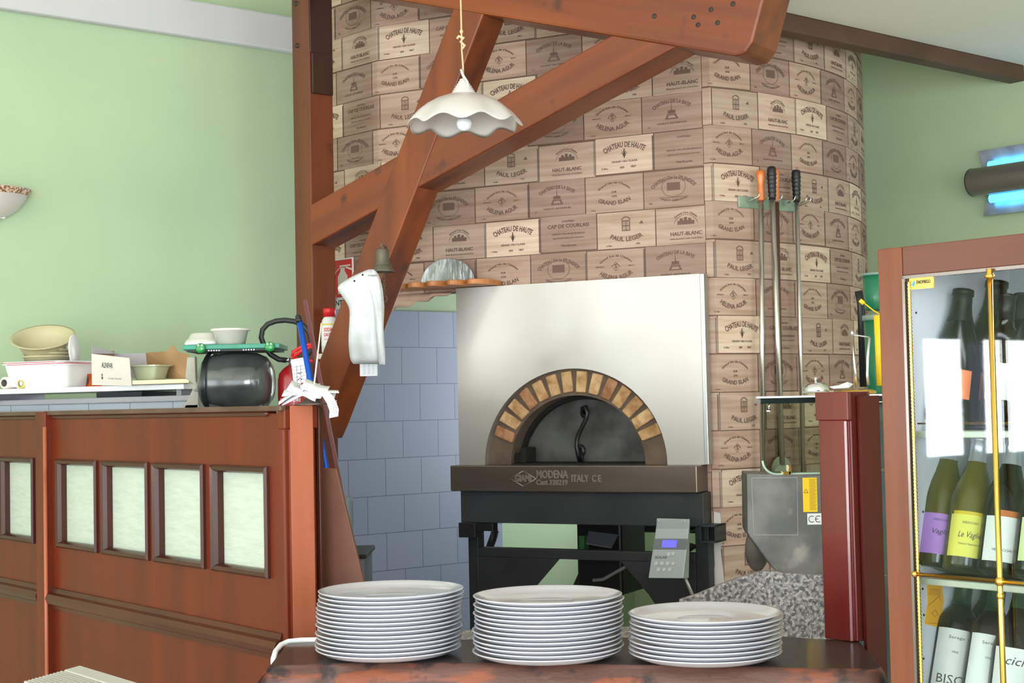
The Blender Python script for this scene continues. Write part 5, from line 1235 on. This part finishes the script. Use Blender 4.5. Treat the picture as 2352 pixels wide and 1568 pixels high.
# plate/lid with container, and tub, on the tray
o = thing('lidded_tub', 'squat translucent tub with a domed lid on the left of the green tray', 'tub', (PX(466, 795, 4.7).x, 4.76, zt3+.015))
MB().lathe([(.0001, 0), (.060, 0), (.066, .004), (.066, .016), (.062, .020), (.058, .022), (.050, .038), (.047, .040), (.0001, .041)], 40).build('body', mat('grey_translucent', (190, 188, 178), .3, coat=.4), o)
MB().lathe([(.0665, .004), (.0675, .006), (.0675, .010), (.0665, .012)], 40).build('rim_band', M_white, o)
o = thing('round_tub', 'round off-white tub with a wider rim on the middle of the green tray', 'tub', (PX(530, 795, 4.7).x, 4.70, zt3+.015))
MB().lathe([(.0001, 0), (.044, 0), (.0535, .042), (.0605, .043), (.0605, .049), (.053, .050), (.0001, .046)], 40).build('body', mat('off_white_plastic', (214, 206, 196), .3, coat=.4), o)

# ================================================================= wall sconce at the far left
q = L(FWL, 4, 466, -.10); Fq = FWL @ T3(q.x, 0, q.z)
sc1 = thing('wall_sconce', 'white bowl wall sconce with a patterned brown rim at the left edge', 'wall lamp', Fq)
r_ = .146; pr_ = [(.0001, -.062), (.030, -.060), (.034, -.050), (.060, -.040), (.090, -.020), (.115, .010), (.130, .035), (r_, .058), (r_, .064), (.134, .060)]
MB().lathe(pr_, 40, a0=pi, a1=2*pi).build('bowl', M_shade, sc1)
b = MB()
M_rim = mat('patterned_rim', (206, 178, 150), .4, 0, (120, 84, 60), 110, (1, 1, 1), .46, .54)
MB().lathe([(.1345, .0385), (r_+.0015, .0575), (r_+.002, .062)], 40, a0=pi, a1=2*pi).build('rim_pattern', M_rim, sc1)
MB().box(-.04, .04, -.03, 0, -.05, .04).build('mount', M_white, sc1)
MB().lathe([(.0001, -.078), (.008, -.076), (.010, -.068), (.0001, -.060)], 16, T=T3(0, -.02, 0)).build('finial', M_brass, sc1)

# ================================================================= insect lamp on the right wall
il_ = lambda u, v_, y=0: L(FWR, u, v_, y)
xa_ = il_(2222, 420, -.14).x; zc_ = (il_(2222, 418, -.14).z)
Fi = FWR @ T3(xa_, 0, zc_)
lamp2 = thing('insect_lamp', 'silver insect lamp with glowing blue tubes and a perforated cylinder on the right wall', 'insect lamp', Fi)
hh = (il_(2222, 345, -.06).z-il_(2222, 495, -.06).z)/2
M_alu = mat('sheet_metal', (196, 200, 206), .35, .6, (150, 156, 170), 12)
b = MB(); Ln = .75
b.add([(0, -.05, hh), (Ln, -.05, hh), (Ln, -.012, .03), (0, -.012, .03)], [(0, 1, 2, 3)]); b.add([(.012, -.05, -hh), (Ln, -.05, -hh), (Ln, -.012, -.03), (.012, -.012, -.03)], [(0, 1, 2, 3)]); b.add([(0, -.012, .03), (Ln, -.012, .03), (Ln, -.012, -.03), (0, -.012, -.03)], [(0, 1, 2, 3)])
b.build('reflector', M_alu, lamp2, solid=.002)
MB().box(.01, Ln, -.012, 0, -.06, .06).build('wall_mount', M_alu, lamp2)
for s_ in (1, -1):
    MB().tube([(.05, -.052, s_*.070), (Ln-.03, -.052, s_*.070)], .017, 16).build('blue_tube', mat('blue_glow', (90, 210, 255), .3, em=(70, 190, 255), ems=4.5), lamp2, label='glowing blue tube')
M_perf = bpy.data.materials.new('perforated_metal'); M_perf.use_nodes = True
nt = M_perf.node_tree; N = nt.nodes; K_ = nt.links.new; pb_ = N['Principled BSDF']; pb_.inputs['Metallic'].default_value = .7; pb_.inputs['Roughness'].default_value = .35
tc_ = N.new('ShaderNodeTexCoord'); mp2 = N.new('ShaderNodeMapping'); mp2.inputs['Rotation'].default_value = (0, pi/4, 0); mp2.inputs['Scale'].default_value = (240, 0, 240)
vo = N.new('ShaderNodeTexVoronoi'); vo.inputs['Randomness'].default_value = 0; vo.inputs['Scale'].default_value = 1; K_(tc_.outputs['Object'], mp2.inputs[0]); K_(mp2.outputs[0], vo.inputs[0])
cr_ = N.new('ShaderNodeValToRGB'); cr_.color_ramp.elements[0].position = .28; cr_.color_ramp.elements[0].color = (.02, .02, .02, 1); cr_.color_ramp.elements[1].position = .36; cr_.color_ramp.elements[1].color = lin((160, 156, 150)); K_(vo.outputs['Distance'], cr_.inputs[0]); K_(cr_.outputs[0], pb_.inputs['Base Color'])
rr_ = .058
MB().lathe([(rr_, 0), (rr_, Ln)], 40, T=T3(0, -.105, 0) @ RY(pi/2)).build('perforated_cylinder', M_perf, lamp2)
MB().lathe([(.0001, 0), (rr_-.001, 0), (rr_+.001, .001), (rr_+.001, .006)], 40, T=T3(-.001, -.105, 0) @ RY(pi/2)).build('end_cap', mat('dark_cap', (70, 74, 76), .4, .4), lamp2)
MB().box(.03, .05, -.06, -.01, -.03, .03).build('bracket', M_alu, lamp2)

# ================================================================= ribbed appliance at the lower left
Fh = frame((PX(170, 1560, 3.3).x, 3.3, 0), R(-50.8)); lh = lambda u, v_, y=0: L(Fh, u, v_, y)
p = [PZ(u, v_, 0.0) for u, v_ in ((50, 1552),)]
zh = PX(180, 1540, 3.25).z
c4 = [PZ(u, v_, zh) for u, v_ in ((54, 1563), (184, 1527), (330, 1571))]
c4.append(c4[0]+(c4[2]-c4[1]))
ac = thing('ribbed_heater', 'off-white heater top with a ribbed grille at the lower left, before the partition', 'heater', (c4[0].x, c4[0].y, 0)); q = ac.location
A_, B_, C__, Dd = [Vector((p_.x-q.x, p_.y-q.y)) for p_ in c4]
MB().plate([tuple(x_) for x_ in (A_, B_, C__, Dd)][::-1], 0, zh-.016).build('housing', mat('heater_cream', (196, 192, 188), .5), ac, bevel=.006)
M_hr = mat('heater_rib', (190, 186, 180), .5)
MB().plate([tuple(x_) for x_ in (A_.lerp(B_, .70), B_, C__, Dd.lerp(C__, .70))][::-1], zh-.0158, zh).build('top_plate', M_hr, ac, bevel=.003)
for i in range(11):
    t = .02+.68*(i+.1)/11; a_ = A_.lerp(B_, t); c_ = Dd.lerp(C__, t); w_ = (B_-A_).normalized()*.0030
    MB().plate([tuple(a_-w_), tuple(a_+w_), tuple(c_+w_), tuple(c_-w_)], zh-.0158, zh-.001).build('grille_rib', M_hr, ac)
# ================================================================= wine cabinet
YC = 2.85
FW = frame((PX(2034, 1200, YC).x, YC, 0), R(-50.5))
wl = lambda u, v_, y=0: L(FW, u, v_, y)
cab = thing('wine_cabinet', 'wooden framed glass wine cabinet with brass bars at the right edge', 'wine cabinet', FW)
cx0 = 0.; cst = wl(2084, 1000).x; cx1 = .95; czt = wl(2030, 571).z; czr = wl(2090, 632).z
MB().box(cx0, cst, 0, .025, 0, czt).build('stile', M_walnut, cab, bevel=.002)
MB().box(cst+.001, cx1-cst, 0, .025, czr, czt).build('top_rail', M_walnut_x, cab, bevel=.002)
MB().box(cx1-cst+.001, cx1, 0, .025, 0, czt).build('stile', M_walnut, cab, bevel=.002)
zbot = .35
MB().box(cst+.001, cx1-cst, 0, .025, zbot-.25, zbot).build('bottom_rail', M_walnut_x, cab, bevel=.002)
DPT = .42
MB().box(cx0, cx0+.02, .026, DPT, 0, czt).build('side_panel', M_walnut, cab)
MB().box(cx1-.02, cx1, .026, DPT, 0, czt).build('side_panel', M_walnut, cab)
MB().box(cx0+.02, cx1-.02, .026, DPT, czt-.02, czt).box(cx0+.02, cx1-.02, .026, DPT, 0, zbot-.25).build('carcass', M_walnut_x, cab)
M_lin = mat('grey_liner', (214, 215, 222), .5, bump=.02)
MB().box(cx0+.021, cx1-.021, DPT-.02, DPT, zbot-.25, czt-.021).build('back_liner', M_lin, cab)
MB().box(cx0+.021, cx0+.024, .03, DPT-.02, zbot, czt-.021).build('side_liner', M_lin, cab)
# metal inner frame, brass rope moulding
MB().box(cst, cst+.006, -.002, .01, zbot, czr).box(cst, cx1-cst, -.002, .01, czr-.006, czr).build('metal_frame', mat('dark_metal_frame', (110, 100, 96), .25, .8), cab)
b = MB(); xr_ = cst+.011; n_ = 420; pts = []
z0_, z1_ = zbot, czr-.008
prof = []; m_ = 200
for i in range(m_): 
    z = z0_+(z1_-z0_)*i/m_; prof += [(.0026, z), (.0042, z+(z1_-z0_)/m_*.5)]
MB().lathe(prof, 8, T=T3(xr_, .004, 0)).build('brass_rope_moulding', M_brass, cab)
M_cg = thin_glass('cabinet_glass', (238, 242, 242), .018)
MB().box(cst+.004, cx1-cst, .010, .014, zbot, czr-.004).build('glass_door', M_cg, cab)
# brass bars
xb = wl(2287, 1000, -.004).x
b = MB(); b.tube([(xb, -.006, czr-.002), (xb, -.006, zbot)], .0052, 12); b.build('brass_upright', M_brass, cab)
MB().lathe([(.0052, 0), (.009, .001), (.009, .005), (.006, .008), (.006, .016), (.0052, .017)], 16, T=T3(xb, -.006, czr-.019)).build('brass_collar', M_brass, cab)
zbar = wl(2102, 1318, -.006).z
MB().tube([(xr_, -.006, zbar), (cx1-cst, -.006, zbar)], .0036, 10).build('brass_crossbar', M_brass, cab)
b = MB(); b.sphere((xb, -.006, zbar), .009, 14, 10, sc=(1, 1, 1)); b.sphere((xr_, -.006, zbar), .006, 12, 8); b.lathe([(.0052, -.030), (.0065, -.028), (.0065, -.022), (.0052, -.020)], 12, T=T3(xb, -.006, zbar)); b.build('brass_knob', M_brass, cab)
zbar2 = wl(2122, 973, -.006).z
MB().tube([(xr_, .018, zbar2), (cx1-cst, .018, zbar2)], .0018, 8).build('thin_brass_bar', M_brass, cab)
# maker's plate
x0, x1 = wl(2090, 650, .008).x, wl(2145, 650, .008).x; z1, z0 = wl(2092, 640, .008).z, wl(2092, 665, .008).z
pl_ = MB().box(x0, x1, .006, .009, z0, z1).build('makers_plate', mat('gold_plate', (226, 184, 74), .3, .6), cab, label='small gold maker plate')
b = MB(); put2d(b, text2d('ENOFRIGO', .009, (x1-x0)*.58, bold=.0003), lambda x, z: ((x0+x1)/2+.005+x, .0054, (z0+z1)/2+.002+z)); b.build('lettering', M_blk, pl_)
b = MB(); xx = x0+.009; zz = (z0+z1)/2; b.add([(xx-.004, .0054, zz-.001), (xx, .0054, zz-.007), (xx+.004, .0054, zz+.001), (xx+.002, .0054, zz+.007)], [(0, 1, 2, 3)]); b.build('emblem', mat('emblem_blue', (60, 150, 210), .4), pl_)
# shelves: boards leaning back with a pale front edge
M_shf = mat('pale_shelf_edge', (196, 198, 178), .4, coat=.3)
sh_z = [wl(2110, 990, .05).z, wl(2110, 1325, .05).z, wl(2110, 1655, .05).z]
for z in sh_z:
    b = MB().box(cx0+.026, cx1-.026, .045, DPT-.025, z-.012, z); b.build('rack_shelf', M_shf, cab, bevel=.002)
# the cabinet's own light strip under its top
MB().box(.10, cx1-.10, .07, .10, czt-.034, czt-.021).build('light_strip', mat('lit_strip', (240, 244, 255), .3, em=(235, 242, 255), ems=3), cab)
l_ = bpy.data.lights.new('cabinet_light', 'AREA'); l_.shape = 'RECTANGLE'; l_.size = .7; l_.size_y = .05; l_.energy = 1.8; l_.color = (.94, .97, 1)
lo__ = bpy.data.objects.new('cabinet_light', l_); C.objects.link(lo__); lo__.parent = cab; lo__.location = (cx1/2, .085, czt-.04)
# orange sticker on the back liner
def wx(u, v_, x=.0245):
    """point on the cabinet's left inner side seen at a photo pixel"""
    Fi = FW.inverted(); o = Fi @ EYE; d = Fi.to_3x3() @ ray(u, v_); return o+d*((x-o.x)/d.x)
M_op = mat('orange_print', (150, 100, 30), .7)
stk = MB().add([wx(2128, 1334), wx(2163, 1340), wx(2167, 1380), wx(2158, 1441), wx(2124, 1432), wx(2131, 1380)], [(0, 1, 2, 3, 4, 5)]).build('orange_sticker', mat('orange_sticker', (250, 178, 40), .5), cab, solid=.0015, label='orange instruction sticker')
b = MB()
for vv in (1352, 1356, 1360, 1364, 1430): b.tube([wx(2134, vv, .0258), wx(2160, vv+2, .0258)], .0005, 4)
b.tube([wx(2133, 1390, .0258), wx(2158, 1368, .0258), wx(2160, 1378, .0258)], .0005, 4); b.tube([wx(u, v_, .0258) for u, v_ in ((2140, 1408), (2148, 1400), (2155, 1410), (2147, 1416), (2140, 1408))], .0005, 4)
b.build('fine_print', M_op, stk)
for (u, vv) in ((2104, 718), (2120, 1175), (2119, 1352), (2122, 1412), (2121, 1512)): MB().sphere(wx(u, vv), .0022, 8, 6).build('rivet', M_iron, cab)
# ---------------------------------------------------------------- bottles
def bottle(kind, lab, u, vb, y, tilt, spin, glass, cap, caplen, label=None, scale=1., zs=1., top=None, extra=None):
    """bottle standing on a shelf at photo pixel u (foot), leaning back by tilt"""
    fp = wl(u, vb, y)
    shelf = min(sh_z, key=lambda z: abs(z-fp.z)) if top is None else top
    o = thing('wine_bottle', lab, 'wine bottle', FW @ T3(fp.x, y, shelf+.002+.036*scale*sin(tilt)) @ RX(-tilt) @ RZ(spin), 'wine bottles in the glass cabinet')
    s_ = scale
    if kind == 'burgundy': pr = [(.0001, .004), (.030, .0), (.0385, .004), (.0405, .012), (.0405, .150), (.039, .165), (.033, .190), (.024, .215), (.0175, .240), (.0150, .262), (.0145, .292), (.0162, .293), (.0162, .300), (.0001, .300)]
    elif kind == 'bordeaux': pr = [(.0001, .004), (.030, .0), (.036, .004), (.0380, .010), (.0380, .180), (.036, .195), (.027, .212), (.0175, .225), (.0150, .240), (.0145, .292), (.0160, .293), (.0160, .300), (.0001, .300)]
    else: pr = [(.0001, .004), (.036, .0), (.044, .004), (.046, .014), (.046, .120), (.043, .150), (.034, .190), (.024, .225), (.0185, .250), (.0165, .270), (.0160, .292), (.0180, .293), (.0180, .305), (.0001, .305)]
    pr = [(r*s_, z*zs) for r, z in pr]; s_ = zs
    MB().lathe(pr, 36).build('glass', glass, o)
    if cap:
        ctop = pr[-1][1]; zc0 = ctop-caplen*s_
        cp = [(r+.0008, z) for r, z in pr if z >= zc0 and r > .001]
        rr__ = None
        for (ra, za), (rb_, zb__) in zip(pr, pr[1:]):
            if za <= zc0 <= zb__: rr__ = ra+(rb_-ra)*(zc0-za)/max(zb__-za, 1e-6)
        cp = [(rr__+.0009, zc0)]+cp+[(.0001, ctop+.0012)]
        MB().lathe(cp, 28).build('capsule', cap, o)
    if label:
        (lz0, lz1, la, lm) = label[:4]; R0 = max(r for r, z in pr)+.0006
        MB_ = MB().lathe([(R0, lz0*(s_+1)/2-.004), (R0, lz1*(s_+1)/2)], 36, a0=-pi/2-la, a1=-pi/2+la); lo_ = MB_.build('label', lm, o)
        b = MB()
        for t__, dz, dx in (label[4] if len(label) > 4 else ()): put2d(b, t__, on_cyl(R0+.0005, (lz0+lz1)/2*(s_+1)/2+dz, -pi/2+dx/R0))
        if b.v: b.build('lettering', M_inkd, lo_)
    if extra: extra(o, pr, s_)
    return o
M_gd = mat('dark_bottle_glass', (10, 9, 7), .18, spec=.3); M_gb = mat('brown_black_glass', (14, 10, 8), .18, spec=.3)
M_gg = mat('olive_bottle_glass', (88, 80, 6), .18, 0, (16, 18, 5), 12, (1, 1, .6), .42, .62)
M_gy = mat('green_bottle_glass', (30, 66, 40), .1)
M_cb = mat('black_capsule', (12, 9, 8), .45, spec=.3); M_cs = mat('silver_capsule', (190, 192, 200), .25, .6); M_cg2 = mat('dark_green_capsule', (14, 50, 32), .4, spec=.3); M_cr2 = mat('red_capsule', (226, 62, 34), .4)
M_lw = mat('cream_label', (226, 226, 222), .6); M_lp = mat('violet_label', (186, 132, 216), .5); M_ly = mat('yellow_label', (222, 214, 92), .5); M_lo = mat('orange_label', (236, 128, 78), .5); M_lo2 = mat('amber_label', (190, 104, 40), .5)
SP = R(36)
# top row (feet hidden in the glare, shelf at the thin bar)
bottle('champagne', 'large dark bottle with an orange label, leftmost on the top row', 2182, 985, .13, R(13), SP, M_gb, M_cb, .075, (.05, .105, .62, M_lo, [(text2d('1988', .012), .0, 0)]), 1.08, zs=0.86)
bottle('champagne', 'tall dark bottle behind the brass upright on the top row', 2262, 985, .24, R(12), SP, M_gb, M_cb, .075, None, 1.22, zs=0.92)
bottle('bordeaux', 'short dark bottle half hidden by the brass upright on the top row', 2290, 985, .13, R(12), SP, M_gd, M_cb, .06, (.05, .12, .8, M_lw), .98, zs=0.82)
bottle('bordeaux', 'dark bottle with a red capsule at the right edge of the top row', 2372, 985, .13, R(10), SP, M_gd, M_cr2, .055, None, 1.05, zs=0.9)
bottle('bordeaux', 'dark bottle with a black capsule in the rear of the top row', 2325, 985, .22, R(12), SP, M_gd, M_cb, .06, None, 1.0, zs=0.84)
# middle row
vl = [(text2d('Le Vaglie', .016, .042, shear=.35), .0, 0), (text2d('VERDICCHIO', .006, .03), .022, 0), (text2d('Classico Superiore', .005, .036), -.017, 0)]
vlx = [(text2d('Vaglie', .014, .032, shear=.35), .002, 0), (text2d('VERDICCHIO', .006, .03), .024, 0)]
def ylw(o, pr, s_):
    R0 = max(r for r, z in pr)+.0004; MB().lathe([(R0, .112*s_), (R0, .128*s_)], 30, a0=-pi/2-.85, a1=-pi/2+.8).build('neck_strip', mat('bright_yellow_strip', (206, 180, 20), .35), o)
def amb(o, pr, s_):
    R0 = max(r for r, z in pr)+.0004; MB().lathe([(R0, .112*s_), (R0, .134*s_)], 30, a0=-pi/2-.4, a1=-pi/2+1.0).build('amber_strip', M_lo2, o)
bottle('burgundy', 'olive green wine bottle with a violet label on the middle shelf', 2148, 1312, .10, R(15), SP, M_gg, M_cs, .055, (.030, .108, .95, M_lp, vlx), 1.0, zs=0.85)
bottle('burgundy', 'olive green wine bottle with a yellow label on the middle shelf', 2214, 1312, .085, R(15), SP, M_gg, M_cs, .055, (.030, .110, .98, M_ly, vl), 1.0, zs=0.84, extra=ylw)
bottle('burgundy', 'dark wine bottle with a white and amber label behind the brass upright, middle shelf', 2294, 1312, .085, R(15), SP, M_gd, M_cs, .060, (.026, .110, .95, M_lw, [(text2d('VERDICCHIO', .006, .04), -.022, 0)]), 1.0, zs=0.84, extra=amb)
bottle('burgundy', 'green wine bottle with a pale label at the right edge of the middle shelf', 2376, 1312, .085, R(15), SP, M_gd, mat('green_capsule', (60, 170, 60), .4), .05, (.030, .110, .95, mat('pale_green_label', (214, 224, 160), .5)), 1.0, zs=0.84)
bottle('burgundy', 'dark bottle with a silver capsule in the rear of the middle shelf, left', 2212, 1306, .22, R(15), SP, M_gd, M_cs, .05, None, 1.0, zs=0.8)
bottle('burgundy', 'dark bottle with a silver capsule in the rear of the middle shelf, right', 2296, 1306, .23, R(15), SP, M_gd, M_cs, .05, None, 1.0, zs=0.8)
# bottom row
lt = [(text2d('Serego', .008, .03), .045, 0), (text2d('WINE', .006, .012), .018, 0), (text2d('BISCI', .024, .055), -.034, 0)]
bottle('bordeaux', 'dark bottle with a tall white label, leftmost on the lowest shelf', 2172, 1655, .10, R(18), SP, M_gd, M_cg2, .075, (.030, .160, 1.0, M_lw, lt), 1.06, zs=0.88)
bottle('bordeaux', 'dark bottle with a tall white label left of the brass upright, lowest shelf', 2248, 1655, .09, R(18), SP, M_gd, M_cg2, .075, (.030, .160, 1.0, M_lw, lt[:2]), 1.03, zs=0.87)
bottle('burgundy', 'dark bottle with a white label in script behind the brass upright, lowest shelf', 2312, 1655, .08, R(15), SP, M_gd, M_cg2, .06, (.03, .145, 1.0, M_lw, [(text2d('cicli', .022, .04, shear=.3), .03, 0)]), 1.0, zs=0.87)
bottle('bordeaux', 'dark bottle with a green capsule in the rear of the lowest shelf', 2248, 1640, .22, R(14), SP, M_gd, M_cg2, .08, None, 1.03, zs=0.87)
bottle('bordeaux', 'dark bottle with a white neck label at the right edge of the lowest shelf', 2385, 1655, .10, R(14), SP, M_gd, M_cs, .05, (.12, .17, 1.0, M_lw), 1.05, zs=0.88)
